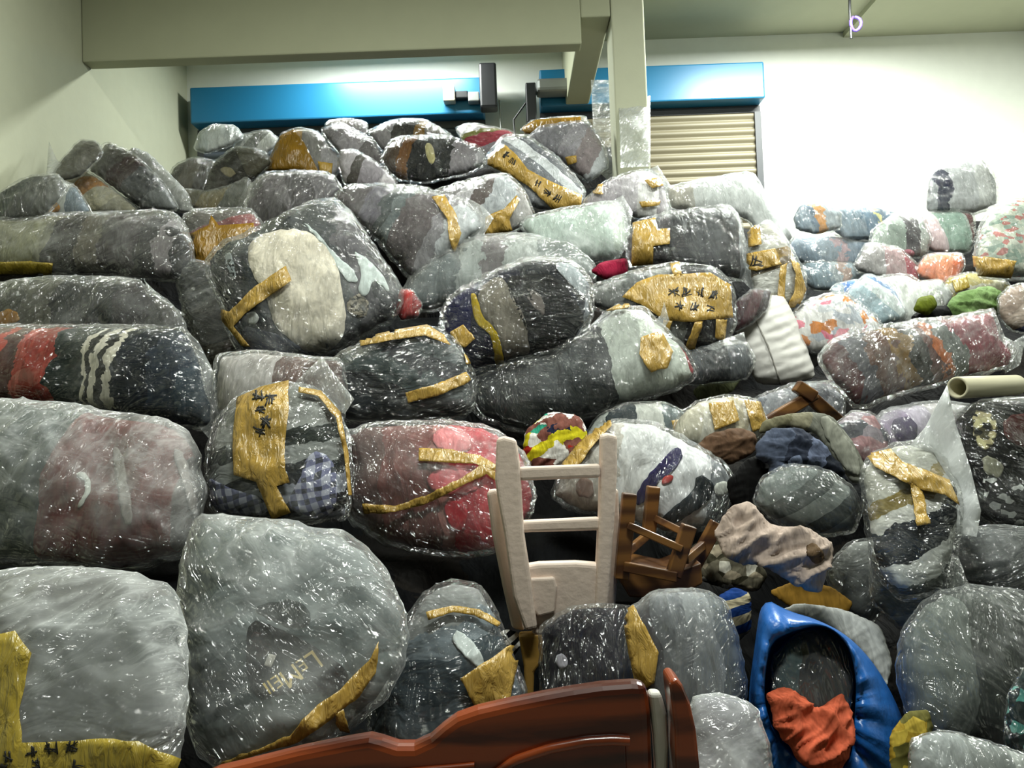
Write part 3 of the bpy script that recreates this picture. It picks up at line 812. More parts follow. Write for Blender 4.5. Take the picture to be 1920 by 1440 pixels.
# ---- second row
bag('long milky bag with maroon knitwear at its right end, left edge', '-60,748 60,750 200,768 320,790 368,830 384,920 376,1000 340,1045 240,1072 120,1062 -60,1060',
    [(0, '#44524f'), (.46, '#4a5856'), (.475, '#7e3f3c'), (.84, '#855552'), (.95, '#7b7472')], 'milky', ang=0, amp=.02, wrinkle=1.4,
    garments=[('garment', '212,840 228,842 240,900 252,980 232,985 222,910', '#a9a09c'), ('drawstring', '140,890 158,885 172,905 168,930 150,955 146,950 160,926 162,906', '#c9ccc6'),
              ('garment', '320,840 345,850 370,960 360,980 340,900', '#a8a19e')], d=2.62, thick=.7)
bag('bag with a broad written tape over plaid shirts, centre left', '384,880 400,790 450,742 520,716 580,722 632,758 655,820 658,890 652,975 560,982 450,978 392,958',
    [(0, '#8a8c87'), (.2, '#9b9d9a'), (.36, '#474d4a'), (.46, '#9c9f9d'), (.58, '#383c3e'), (.7, '#a2a6b2'), (.82, '#262a30'), (.93, '#b3b7c4')], 'clear', ang=78, amp=.07, nscale=6, wrinkle=1.3,
    garments=[('plaid_shirt', '575,855 600,845 628,870 630,950 606,972 555,960 535,945 560,905', plaid_mat('#b3b5c6', '#6d7090')), ('plaid_shirt', '388,892 430,915 500,935 508,965 430,962 392,940', plaid_mat('#a9abbd', '#595c78'))],
    tapes=['446,748 490,728 542,716 541,780 534,845 536,880 545,905 520,912 545,960 512,972 482,905 438,892 438,820', '560,728 600,735 636,775 650,850 656,930 650,930 642,850 628,785 595,745 560,738'],
    marks=[([(486, 744), (506, 752), (490, 770), (500, 792), (488, 812)], 24, 0, 5, 11)],
    flaps=['548,722 604,668 618,690 664,748 646,776 622,752 590,735'], d=2.72, thick=.7)
# plaid stripes printed on the shirts
sh = bag('bag of coral red and mauve clothes left of the cream stool', '648,812 700,792 830,785 920,800 985,850 1005,940 965,1025 860,1048 720,1022 650,975',
    [(0, '#7a625e'), (.2, '#8a605c'), (.42, '#8c5d5a'), (.5, '#b98580'), (.58, '#cf545c'), (.8, '#b64048')], 'mid', ang=-4, amp=.07, wrinkle=1.3,
    garments=[('garment', '812,812 850,800 880,815 885,845 850,855 812,838', '#e08d90'), ('garment', '800,890 850,875 905,890 890,925 830,930 805,915', '#e07a80'), ('garment', '830,935 880,945 870,1000 840,990', '#c43c46')],
    tapes=['786,842 850,845 900,856 932,876 926,884 890,872 785,866', '682,945 740,950 800,928 870,895 905,870 925,872 930,905 912,890 870,910 800,945 740,962 684,962'], d=2.85, thick=.7)

# ---- cream stool, standing on its seat edge
CREAM = plain('cream_painted_plastic', '#e2cfc0', .55, bump=.12, bscale=40, var=.08)
sd = 2.42
root = empty('plastic_stool', at(1060, 1200, sd)); tag(root, 'cream plastic stool turned upside down in front of the bags', 'stool')
slab('leg', '931,822 945,818 968,824 975,868 983,1000 998,1100 1008,1180 985,1185 962,1120 945,1000 932,930 928,900', sd, .06, CREAM, root, bevel=.012)
slab('leg', '1127,816 1140,812 1158,816 1158,880 1154,960 1146,1080 1138,1180 1114,1180 1118,1080 1124,960', sd+.02, .06, CREAM, root, bevel=.012)
slab('rear_leg', '912,922 930,917 945,930 958,1020 976,1120 985,1185 960,1180 942,1100 922,1000', sd+.09, .05, CREAM, root, bevel=.012)
slab('rear_leg', '1134,918 1160,916 1163,1000 1158,1100 1150,1180 1134,1180 1134,1020', sd+.1, .05, CREAM, root, bevel=.012)
slab('rung', '972,876 1126,870 1126,896 974,902', sd+.005, .035, CREAM, root, bevel=.01)
slab('rung', '955,978 1126,970 1128,995 960,1000', sd+.03, .035, CREAM, root, bevel=.01)
slab('seat', '975,1062 1010,1056 1080,1054 1130,1058 1140,1120 1125,1180 1070,1195 1000,1195 985,1140', sd+.03, .05, CREAM, root, bevel=.014)
slab('seat_panel', '985,1085 1040,1082 1045,1100 1040,1150 1010,1158 992,1140', sd+.015, .02, CREAM, root, bevel=.008)
OCHW = plain('ochre_wood', '#a8823e', .5, bump=.1, var=.15)
o = slab('wooden_leg', '972,1192 1018,1188 1018,1240 1002,1262 1000,1310 985,1310 982,1250', sd+.03, .05, OCHW, root, bevel=.008)
# ---- brown stool with its legs in the air
root = empty('wooden_stool', at(1240, 1130, 2.6)); tag(root, 'small brown wooden stool upside down with its legs in the air', 'stool')
L4 = [((1180, 925), (1165, 1085), 2.5), ((1225, 912), (1215, 1010), 2.75), ((1292, 985), (1262, 1080), 2.45), ((1345, 980), (1300, 1062), 2.68)]
for (a, b_, dd) in L4: beam('leg', at(*a, dd), at(*b_, dd), .042, .042, BROWN, root, bevel=.004)
for (a, da, b_, db, w) in (((1178, 985), 2.48, (1280, 1030), 2.43, .022), ((1225, 970), 2.75, (1285, 1000), 2.6, .022), ((1170, 1062), 2.48, (1270, 1082), 2.43, .03), ((1285, 1050), 2.45, (1318, 1022), 2.66, .025), ((1170, 1040), 2.5, (1218, 1000), 2.74, .025)):
    beam('stretcher', at(*a, da), at(*b_, db), w, .02, BROWN, root, bevel=.003)
slab('seat', '1160,1080 1200,1062 1262,1075 1315,1055 1318,1095 1262,1125 1180,1120', 2.5, .25, BROWN, root, bevel=.006)

cloth('zebra striped scrap beside the ochre wooden leg of the cream stool', '930,1192 950,1182 972,1188 976,1212 960,1236 938,1228', ['#d0cec8', '#17171a', '#c9c7c0', '#1b1b1d', '#d0cec8', '#17171a'], 'striped_cloth', 'cloth', ang=60, amp=.08, d=2.5, thick=.5)
cloth('blue and beige striped cloth left of the blue sack', '1345,1118 1378,1100 1408,1115 1410,1180 1380,1205 1350,1175', ['#24468a', '#b5ab90', '#1f3c78', '#a9a088', '#24468a', '#8a8470'], 'striped_cloth', 'cloth', ang=80, amp=.06, d=2.55, thick=.5)
bag('bag of teal printed clothes at the very right edge, low down', '1888,1300 1920,1250 1990,1230 1995,1450 1910,1452 1880,1390', ['#2c3f3e', '#4f8f86', '#1f2a2b', '#7fb0a6', '#28383a'], 'clear', pat='patch', scale=30, d=1.88, thick=.5)
# ---- clothes and bags right of the stools
cloth('pale beige crumpled shirts heaped in front of the grey bundle', '1335,1000 1370,955 1410,942 1450,985 1510,990 1560,1020 1552,1075 1530,1112 1480,1092 1430,1062 1370,1050', ['#b3a297'], 'beige_shirts', 'clothes', wrinkle=3.5, fold=1.5, thick=.6,
      garments=[('garment', '1515,1015 1545,1030 1540,1060 1512,1048', '#6e5a45')])
cloth('patterned scarf scrap lying below the brown stool', '1290,1030 1340,1000 1400,1030 1440,1075 1420,1110 1340,1100 1290,1075', ['#a59a85', '#54503f', '#c9c5b8', '#7d7766'], 'patterned_scarf', 'clothes', pat='patch', scale=22, thick=.5)
cloth('flattened ochre cardboard below the beige shirts', '1440,1110 1500,1085 1560,1100 1600,1130 1580,1165 1500,1150', ['#9a7638'], 'cardboard', 'cardboard', wrinkle=.3, fold=.4, thick=.3, d=2.55)
bag('clear bag of grey folded trousers beneath the denim', '1420,945 1440,895 1490,870 1560,880 1612,915 1632,960 1610,1005 1540,1012 1470,990', [(0, '#6f7674'), (.22, '#545b59'), (.42, '#818783'), (.62, '#4a5150'), (.8, '#7d837f')], 'clear', ang=62, amp=.04, fold=.7)
cloth('grey-blue denim jacket with collar lying on the grey bundle', '1418,838 1440,806 1500,800 1540,830 1575,870 1590,905 1560,905 1520,880 1500,910 1470,918 1440,900 1446,872 1422,862', [(0, '#575f72'), (.3, '#3c4252'), (.55, '#687086'), (.75, '#2a2f3a')], 'denim_jacket', 'clothes', ang=30, amp=.15, wrinkle=2.6, thick=.5,
      garments=[('collar', '1432,908 1462,868 1485,882 1472,918 1450,912', '#7c8597'), ('belt_strap', '1470,868 1500,850 1506,868 1484,900', '#6b7488')])
cloth('khaki coat draped over the denim jacket', '1424,815 1432,790 1470,778 1520,772 1560,780 1600,830 1624,880 1622,905 1595,905 1560,860 1530,815 1480,800 1450,812', [(0, '#7b7760'), (.22, '#8c8874'), (.4, '#7f8076'), (.7, '#8a8b80')], 'khaki_coat', 'clothes', ang=25, amp=.1, wrinkle=1.2, thick=.4,
      garments=[('lapel', '1530,782 1558,784 1602,842 1618,895 1590,888 1560,840', '#94958a')])
bag('bag with crumpled golden tape at the right, below the film spike', '1620,900 1635,862 1685,832 1745,826 1792,862 1815,930 1808,1010 1790,1110 1700,1130 1650,1080 1632,1000', [(0, '#b5b5ac'), (.25, '#9a8a58'), (.35, '#c9c9c3'), (.45, '#232a33'), (.68, '#bfc1be'), (.85, '#6f7370')], 'clear', ang=70, amp=.1, wrinkle=1.8,
    tapes=['1632,855 1680,845 1700,870 1742,885 1790,905 1806,950 1780,932 1740,922 1700,905 1650,880', '1712,905 1740,925 1752,985 1730,990'], flaps=[('1715,836 1745,800 1785,722 1800,790 1830,880 1850,960 1842,1010 1800,1000 1790,900 1760,850', 'thick')], tilt=(0, .7))
bag('grey clear bag under the taped bag on the right', '1640,1040 1720,1030 1800,1040 1830,1110 1800,1180 1700,1190 1640,1130', ['#8a8e8c', '#6d7270', '#9a9d9b'], 'mid', ang=80, d=2.5)
bag('pale clear bag between the beige shirts and the taped bag', '1555,1070 1600,1020 1650,1010 1690,1050 1695,1130 1640,1180 1575,1150', ['#9b9d9a', '#8a8c88', '#a9aaa5'], 'mid', ang=60)
bag('grey crumpled bag with dark clothes at the lower right', '1800,1000 1880,985 1990,1000 1990,1130 1880,1120 1800,1090', ['#474b4c', '#3a3e3f', '#5c6060'], 'mid', ang=30)
cloth('black cloth hanging in the gap left of the grey trousers', '1362,905 1395,865 1430,850 1450,880 1440,930 1440,970 1400,960 1370,945', ['#0d0e10'], 'black_cloth', 'clothes', thick=.5)
bag('white and purple print bag behind the brown stool', '1035,930 1050,880 1090,830 1150,785 1225,790 1300,830 1362,872 1384,915 1340,985 1260,1008 1160,975 1070,958', [(0, '#b9b4ac'), (.3, '#cfd0d0'), (.56, '#d3d4d6'), (.82, '#8e9296')], 'clear', ang=15, amp=.08, wrinkle=1.3,
    garments=[('purple_garment', '1265,838 1282,850 1270,880 1232,905 1208,945 1190,950 1198,915 1225,880', '#3d3668'), ('dark_garment', '1305,888 1340,905 1330,940 1290,965 1250,990 1235,975 1270,945 1300,920', '#343c42'), ('garment', '1335,910 1360,900 1368,920 1345,935', '#cfd0c9'),
              ('red_garment', '1242,895 1262,890 1258,905 1240,912', '#b3413c'), ('brown_garment', '1080,900 1110,895 1115,935 1080,930', '#8f7468')],
    tapes=['1055,872 1085,835 1118,800 1145,786 1148,800 1110,840 1092,868 1068,885'])
cloth('colourful printed cloth bundle above the cream stool', '980,860 985,808 1030,772 1085,780 1105,815 1085,860 1040,885 995,880', ['#d8d6d0', '#d8d6d0', '#b0392f', '#3f9a80', '#2d3350', '#cabf3c', '#8a5a50'], 'printed_cloth', 'clothes', pat='patch', scale=15, amp=.12, thick=.7)
cloth('brown garment lying behind the white and purple bag', '1295,850 1330,815 1385,800 1420,815 1415,850 1370,872 1320,870', ['#6f5644'], 'brown_garment', 'clothes', wrinkle=1.4)
bag('pale bag with tan tape patches behind the brown garment', '1255,830 1270,780 1310,750 1370,738 1425,750 1445,800 1420,835 1340,850', ['#c4bfae', '#d2cfc3', '#bdb49b', '#c9c6ba'], 'clear', ang=20, wrinkle=1.5, tapes=['1330,758 1375,752 1388,790 1340,808', '1395,750 1425,755 1440,800 1412,810'])
bag('clear bag with black and white strips above the printed bundle', '1090,830 1120,780 1170,755 1240,750 1290,770 1290,830 1200,830', ['#b9bdb9', '#39444a', '#c9cac4', '#6f7a7c'], 'clear', ang=10, amp=.12, tapes=['1262,790 1290,785 1290,825 1270,820'])
bag('clear mottled bag with pink print in the right middle', '1560,800 1600,768 1640,775 1668,815 1670,860 1640,885 1590,860', ['#7f8086', '#9a8f98', '#5c5d66', '#b98f92'], 'clear', pat='patch', scale=12)
bag('black floral bag at the right edge', '1800,790 1850,752 1990,742 1990,1010 1900,1012 1838,960 1815,880', [(0, '#181818'), (.5, '#222020'), (.85, '#1a1a1a')], 'clear', ang=30, amp=.1,
    garments=[('floral_garment', '1842,770 1885,775 1895,815 1875,850 1850,835', cloth_mat(['#a9a07c', '#26241e', '#b9b38c', '#57523c'], pat='patch', scale=40, amp=.05)), ('garment', '1900,780 1985,775 1985,850 1910,835', '#5a2420'),
              ('dotted_garment', '1860,890 1900,900 1985,930 1985,990 1880,985', cloth_mat(['#17181a', '#17181a', '#141416', '#b9bcb9', '#1d1d1f'], pat='patch', scale=45, amp=.02)), ('garment', '1862,855 1905,870 1900,905 1868,890', '#9b9a88')])
bag('bag with purple and white clothes behind the film spike', '1640,800 1680,765 1780,748 1850,760 1850,850 1780,880 1690,860', [(0, '#9b8aa6'), (.3, '#bdb4c4'), (.5, '#c9c4c4'), (.75, '#cfcfcf')], 'milky', ang=0, garments=[('purple_garment', '1688,792 1720,780 1742,800 1735,835 1700,830', '#4a3068')])
root = empty('broken_stool', at(1510, 830, 3.05)); tag(root, 'broken brown wooden stool corner sticking up behind the khaki coat', 'wooden frame')
beam('rail', at(1442, 795, 3.3), at(1535, 738, 3.4), .05, .04, BROWN, root); beam('rail', at(1510, 728, 3.45), at(1590, 800, 3.45), .055, .04, BROWN, root)
beam('corner_block', at(1500, 722, 3.37), at(1535, 745, 3.37), .05, .05, BROWN, root)
bag('flat clear bag of grey clothes behind the wooden frame', '1360,770 1430,740 1500,715 1560,712 1592,740 1592,790 1540,815 1440,812 1380,805', ['#6a6d75', '#8b8d92', '#54565d', '#7d7f84'], 'clear', ang=30, amp=.1, wrinkle=1.4)
CARD = plain('cream_card', '#c9c3a6', .7)
# hollow cardboard tube
def pipe(name, a, b, r0, r1, mat, n=28):
    a, b = Vector(a), Vector(b); ax = (b-a).normalized(); u = ax.cross(Vector((0, 0, 1))).normalized(); w = u.cross(ax); V, F = [], []
    for p, r in ((a, r1), (a, r0), (b, r0), (b, r1)):
        for k in range(n): t = 2*math.pi*k/n; V.append((p+u*r*math.cos(t)+w*r*math.sin(t))[:])
    for j in range(4):
        for k in range(n): F.append((j*n+k, j*n+(k+1) % n, ((j+1) % 4)*n+(k+1) % n, ((j+1) % 4)*n+k))
    o = mesh(name, V, F, mat); mod(o, 'BEVEL', width=.003, segments=1, limit_method='ANGLE'); ALLV.append(np.array(V)); return o
tb = pipe('cardboard_tube', at(1795, 727, 3.0), at(1905, 722, 3.25), .04, .03, CARD); tag(tb, 'short cream cardboard tube lying at the right edge', 'tube')

# ---- rows above
bag('long left bag of coral, striped and navy clothes', '-60,606 150,608 345,611 370,650 402,780 380,812 330,800 200,778 -60,750', [(0, '#5c4a44'), (.1, '#7a5a52'), (.17, '#c25a4e'), (.2, '#6d4c46'), (.26, '#c9655a'), (.3, '#a8493f'), (.41, '#2c3835'), (.52, '#c9c4b4'), (.54, '#2c2a28'), (.57, '#cfcabc'), (.6, '#2e2c2a'), (.63, '#c4bfb0'), (.66, '#2a303a'), (.78, '#39424f'), (.9, '#46525c')], 'clear', ang=0, amp=.05, nscale=6, wrinkle=1.3, thick=.75, flaps=['340,612 372,640 402,700 410,785 392,822 372,800 362,720'])
bag('pale panelled bag wedged behind the written tape bag', '398,700 410,662 480,655 560,665 640,672 650,740 640,800 430,800 405,770', [(0, '#4a4a48'), (.04, '#aaa5a2'), (.45, '#b5b0ae'), (.5, '#6a4a40'), (.7, '#5a4038')], 'mid', ang=0, amp=.03)
bag('big tilted bag showing a cream garment, centre of the left half', '385,492 405,462 590,375 622,370 650,388 752,535 754,562 735,605 640,658 560,688 470,690 436,640',
    [(0, '#2c333a'), (.2, '#343a40'), (.5, '#5a5d60'), (.75, '#6d6b6f'), (.9, '#4f5052')], 'clear', ang=-15, amp=.1, thick=.8, tilt=(.1, .5),
    garments=[('cream_garment', '462,470 478,448 510,434 562,430 606,452 634,500 640,545 650,592 642,635 608,664 570,657 548,640 516,615 506,580 500,550 474,520', '#d9d1c1'),
              ('navy_garment', '395,490 430,480 460,510 478,555 445,575 410,540', '#1b2026'), ('denim_garment', '450,610 500,620 560,645 580,668 520,675 468,660', '#474b58'),
              ('white_strap', '565,415 590,432 640,490 668,512 672,532 648,530 610,465', '#c3ccca'), ('white_strap', '660,470 682,482 712,510 732,545 722,548 700,520 690,555 668,552 680,510', '#c3ccca'),
              ('leopard_garment', '650,560 680,550 695,575 680,598 652,590', cloth_mat(['#5a544a', '#a59c8c', '#3a342c', '#8d8474'], pat='patch', scale=70, amp=.02)), ('white_garment', '460,590 480,582 490,602 470,610', '#c6c9c7'), ('grey_garment', '420,480 435,470 445,520 435,530', '#8e9698')],
    tapes=['528,505 536,500 546,528 500,560 462,588 440,612 470,650 455,648 410,590 405,575 432,585 470,545'])
bag('slate camouflage bag with two tape strips below the cream-garment bag', '603,700 640,655 720,625 815,608 858,640 888,700 890,762 862,788 740,795 640,795 612,745', [(0, '#2e3740'), (.25, '#262b33'), (.42, '#3c4a4c'), (.6, '#232733'), (.75, '#4d5658')], 'clear', ang=-70, amp=.14, gloss=1,
    tapes=['672,636 740,620 800,610 832,630 842,648 795,630 740,638 676,650', '758,736 820,720 872,698 880,712 868,722 820,742 764,756', '840,605 868,600 892,625 880,650 858,640', '866,655 885,655 892,680 872,684'])
bag('navy, taupe and black banded bag in the centre', '820,592 845,545 920,502 1000,472 1072,478 1112,520 1116,582 1090,640 1000,668 900,695 848,690 826,645', [(0, '#2b2c58'), (.2, '#24263c'), (.5, '#23262f'), (.86, '#3a3d48'), (.94, '#8f949b')], 'clear', ang=8, amp=.05, tilt=(-.1, .5), wrinkle=.9,
    garments=[('yellow_garment', '880,548 892,545 903,590 928,612 940,640 946,695 930,698 924,640 912,618 888,600', '#b39a2e'), ('taupe_garment', '893,538 930,515 948,520 965,560 985,585 990,620 996,680 950,695 940,640 925,610 902,588', '#7f796f'), ('black_garment', '944,516 1000,508 1045,510 1085,565 1100,600 1085,640 1000,675 988,612 966,570', '#15191e'),
              ('grey_tag', '985,540 1000,536 1022,560 1022,590 1012,580 986,558', '#77706c'), ('white_sheet', '1040,486 1075,490 1102,520 1100,560 1075,530 1050,505', '#a9b0b4')],
    tapes=['842,620 868,605 890,632 870,650 850,640'])
bag('long charcoal bag with a pale green-white end, centre', '884,725 905,690 1050,650 1125,595 1150,570 1205,575 1245,612 1292,660 1308,700 1275,732 1130,775 1000,818 930,795 890,772', [(0, '#23292c'), (.3, '#31383b'), (.5, '#272c31'), (.62, '#aab0a8'), (.8, '#c2c8bf'), (.97, '#b03038')], 'clear', ang=-12, amp=.04, wrinkle=1.4, gloss=1, tapes=['1202,632 1240,622 1262,660 1250,690 1220,698 1198,665', '1135,585 1180,562 1200,562 1200,570 1170,580'], flaps=['1225,605 1240,590 1246,565 1256,600 1240,625'])
bag('grey bag boxed in written ochre tape right of centre', '1105,545 1120,528 1200,500 1270,484 1345,494 1384,530 1390,600 1372,642 1292,660 1240,640 1180,592 1120,580', ['#7d7f7d', '#6b6e6c', '#8c8e8b', '#4d4c4e', '#66676a'], 'clear', ang=0, wrinkle=1.2,
    tapes=['1170,552 1200,525 1240,510 1290,508 1340,506 1378,530 1382,592 1300,600 1250,596 1215,570', '1262,490 1280,486 1286,510 1270,512', '1250,596 1268,598 1258,628 1246,624', '1310,600 1326,600 1310,650 1292,652', '1350,596 1372,595 1366,635 1348,630'],
    marks=[([(1270, 545), (1295, 543), (1320, 545), (1345, 548)], 20, 0, 0, 21), ([(1280, 570), (1310, 572), (1340, 575)], 18, 0, 0, 22)])
bag('burgundy bag above the white puffer jacket', '1372,610 1382,565 1420,535 1458,540 1452,575 1420,605 1385,622', ['#4a1f27', '#5c2830', '#3d1a20'], 'clear', ang=30)
PUFF = solid_cloth('#cfccc6', .6)
pj = cloth('white quilted puffer jacket hanging down beside the taped grey bag', '1388,612 1415,575 1452,548 1482,552 1502,590 1528,655 1542,702 1500,722 1432,718 1402,668', ['#cfccc6'], 'puffer_jacket', 'jacket', wrinkle=.25, fold=.5, thick=.7, tilt=(0, .3))
t_ = NT('quilted_nylon'); c_ = t_.n('TexCoord').outputs['Object']
w_ = t_.n('TexWave', {'Vector': t_.n('VectorRotate', {'Vector': c_, 'Axis': (0, 1, 0), 'Angle': .3}).outputs[0], 'Scale': 6.0, 'Distortion': 1.2, 'Detail': 2.0}, bands_direction='Z', wave_profile='SIN').outputs[1]
pj.root.data.materials[0] = t_.end(t_.n('BsdfPrincipled', {'Base Color': lin('#dcd9d3'), 'Roughness': .6, 'Normal': t_.n('Bump', {'Strength': .28, 'Distance': .012, 'Height': w_}).outputs[0]}).outputs[0])
lay('seam', pj.bf, ribbon_poly('1425,592 1450,645 1475,718', 3), solid_cloth('#b0ada6'), pj.root, off=.004)
bag('thin navy bag under the taped grey bag', '1245,690 1300,655 1390,640 1410,680 1390,715 1300,725 1265,720', ['#3a3f47', '#2e3238', '#555a60'], 'mid', ang=0, flaps=['1320,650 1388,625 1402,690 1340,712 1325,690'])
cloth('olive green cloth panel below the navy bag', '1298,735 1320,708 1370,698 1390,712 1370,738 1310,752', ['#7b8060'], 'olive_cloth', 'clothes', wrinkle=.5, thick=.5)
bag('long bag of red, brown and orange clothes, right', '1535,668 1560,640 1610,618 1700,602 1830,585 1862,575 1880,640 1906,655 1892,692 1830,705 1770,722 1700,738 1612,768 1570,728', [(0, '#5e2f30'), (.1, '#5b5a60'), (.2, '#6b4a3a'), (.32, '#8a6a34'), (.4, '#3a3832'), (.47, '#6d4a44'), (.53, '#b5683c'), (.58, '#6f7470'), (.68, '#8f4650'), (.85, '#a05560'), (.95, '#8a3f48')], 'mid', ang=-8, amp=.1, nscale=6, wrinkle=1.8, tilt=(0, .5), flaps=['1872,625 1900,640 1925,625 1912,685 1885,700'])
bag('beige and blue print bag at the right edge below the green cloth', '1868,560 1890,535 1990,520 1990,625 1900,625 1874,600', ['#a8968a', '#b7a79b', '#55598a', '#b0a093'], 'clear', ang=50)
# ---- upper left
bag('long milky bag of taupe clothes with a yellow tape at its empty left end', '-60,398 100,391 300,384 338,412 352,470 346,528 280,524 150,514 -60,512', [(0, '#8f8e74'), (.36, '#7d7b66'), (.4, '#3a3430'), (.52, '#6a6458'), (.62, '#4a4244'), (.8, '#3d3a3a'), (.88, '#7a7476'), (.94, '#2a2828')], 'mid', ang=0, amp=.05,
    garments=[('dark_tag', '292,420 320,422 330,438 300,436', '#141414')], tapes=[('-60,486 40,484 84,488 80,512 -60,516', TAPEY)])
bag('dark bag with a pleated film corner below the milky taupe bag', '-60,535 120,514 250,520 312,560 350,608 330,640 -60,640', [(0, '#3d3f34'), (.3, '#555448'), (.45, '#141a1b'), (.62, '#1f2222'), (.72, '#352e30'), (.88, '#403d38')], 'mid', ang=0, amp=.06, garments=[('orange_garment', '-10,588 30,580 42,605 -10,612', '#a8762e')], flaps=['270,525 305,560 348,590 300,604 290,570'])
bag('near-black bag in the shadow gap left of the cream-garment bag', '330,520 360,485 410,500 450,560 452,640 430,690 395,720 372,650 345,600', [(0, '#2a2826'), (.4, '#3d3832'), (.75, '#5d574a')], 'mid', ang=70)
bag('bag almost covered in dark ochre tape behind the milky taupe bag', '335,400 360,388 465,384 490,420 480,470 430,500 372,535 345,480', ['#6b6660', '#8a4a48', '#6f5a3a'], 'mid', ang=70, tapes=[('352,435 385,420 390,400 405,420 470,415 478,455 430,480 375,520 355,470', TAPED)], marks=[])
bag('charcoal bag tied with cord above the cream-garment bag', '458,385 470,345 500,322 560,317 622,324 642,355 610,390 540,425 470,425', ['#5a5558', '#6a6669', '#4d494c', '#716e72'], 'clear', ang=-20, gloss=1)
bag('lilac grey bag of rolled clothes with a taped gathered end', '620,362 648,338 700,335 780,340 850,358 898,388 908,425 872,445 848,475 805,512 760,518 700,445 640,392', [(0, '#6a6568'), (.2, '#74707a'), (.34, '#4f5658'), (.42, '#6a7274'), (.5, '#6d6668'), (.72, '#8d8a8e'), (.8, '#b9bcbf')], 'clear', ang=25, amp=.06, wrinkle=1.3, flaps=['872,362 905,380 925,402 905,436 878,446 868,410'],
    tapes=['806,362 830,358 852,395 862,430 848,470 838,440 836,405', ])
bag('pale grey bag with tape pleats behind the lilac bag', '808,350 870,330 950,314 985,348 1006,402 960,432 905,442 880,410', [(0, '#8a8688'), (.25, '#b3b1b4'), (.4, '#6d6260'), (.55, '#b0b4b8'), (.8, '#a5a2a0')], 'clear', ang=20, amp=.1, tapes=['910,400 945,385 968,360 975,368 955,405 960,425 930,432 908,436'])
bag('translucent grey bag behind the navy banded bag', '755,550 785,505 830,470 905,444 970,438 1070,462 1112,500 1110,540 1000,560 900,575 800,590 758,580', [(0, '#6f7678'), (.3, '#9aa09e'), (.42, '#736c6e'), (.55, '#a5aaa7'), (.7, '#7d8482')], 'mid', ang=0, amp=.1)
bag('small red bag between the cream-garment bag and the navy banded bag', '738,580 746,538 772,540 794,570 782,597 750,602', ['#b02e2c', '#c04440', '#9a2826'], 'clear', d=3.98)
bag('pale mint green bag in the upper middle', '972,425 990,408 1050,394 1150,378 1168,395 1178,450 1155,490 1080,505 1010,478', [(0, '#b3c2ba'), (.5, '#bac8bf'), (.85, '#c5cfc2')], 'milky', ang=0, wrinkle=.9, flaps=['1140,384 1166,370 1184,402 1178,440 1160,430 1150,400'])
cloth('pink red cloth squeezed below the mint green bag', '1110,505 1130,488 1178,480 1180,510 1140,522', ['#a8324c'], 'pink_cloth', 'clothes', d=4.45)
bag('black shiny bag with an ochre tape corner in the upper right centre', '1176,445 1198,405 1260,390 1372,374 1396,400 1412,500 1400,525 1300,505 1230,496 1186,500', [(0, '#54423f'), (.2, '#4c474c'), (.32, '#2f3136'), (.55, '#3f4247'), (.75, '#34363a'), (.92, '#a9adb0')], 'clear', ang=8, amp=.06, wrinkle=1.4, gloss=1,
    tapes=['1192,412 1235,402 1238,424 1262,422 1262,452 1230,456 1230,488 1190,492'], flaps=['1372,378 1392,392 1425,500 1420,540 1400,520 1390,440'])
bag('white bag looped with ochre tape beside the black shiny bag', '1405,470 1412,425 1450,405 1485,445 1520,510 1516,560 1470,585 1420,560', [(0, '#b9b7ae'), (.35, '#9a8150'), (.45, '#7d6f55'), (.55, '#c9c8c3'), (.8, '#bdb9ab')], 'clear', ang=75, wrinkle=1.4,
    tapes=['1408,472 1460,462 1472,492 1425,505 1408,500', '1488,480 1505,492 1518,540 1505,570 1480,575 1495,545 1498,510', '1470,495 1482,490 1478,560 1465,555', '1408,420 1430,414 1434,455 1412,460'], marks=[([(1428, 486)], 20, 0, 0, 41)])
bag('diagonal bag with a broad written tape near the top', '903,308 920,280 948,250 992,255 1042,290 1096,350 1092,388 1040,400 990,392 955,335 918,318', [(0, '#a3a5aa'), (.35, '#83868c'), (.6, '#c5c8cb'), (.8, '#5d6068')], 'clear', ang=-45, amp=.08, wrinkle=1.1,
    tapes=['916,292 945,272 962,284 990,318 1040,345 1090,366 1088,388 1042,398 992,350 960,330 915,308'],
    marks=[([(950, 292), (962, 304), (1008, 345), (1026, 362), (1045, 372)], 15, 0, 30, 51)])
bag('lilac white bag with small tape bits below the shutter', '1093,375 1138,332 1212,310 1245,328 1262,385 1240,415 1172,405 1120,400', [(0, '#b0aab0'), (.4, '#bdb8bd'), (.6, '#d2d0cf'), (.85, '#9a9498')], 'clear', ang=10, wrinkle=1.4, tapes=['1112,345 1132,342 1132,362 1114,360', '1210,335 1242,328 1246,345 1225,350', '1200,375 1240,372 1238,382 1205,386'], flaps=['1212,316 1236,306 1264,350 1268,395 1246,388 1236,345'])
bag('pale grey bag with a frosted right end below the shutter', '1250,350 1320,335 1412,320 1440,368 1490,440 1470,470 1430,480 1400,410 1260,398', [(0, '#a19c8f'), (.2, '#c2c5c4'), (.8, '#ced1d1')], 'milky', ang=0, amp=.05)
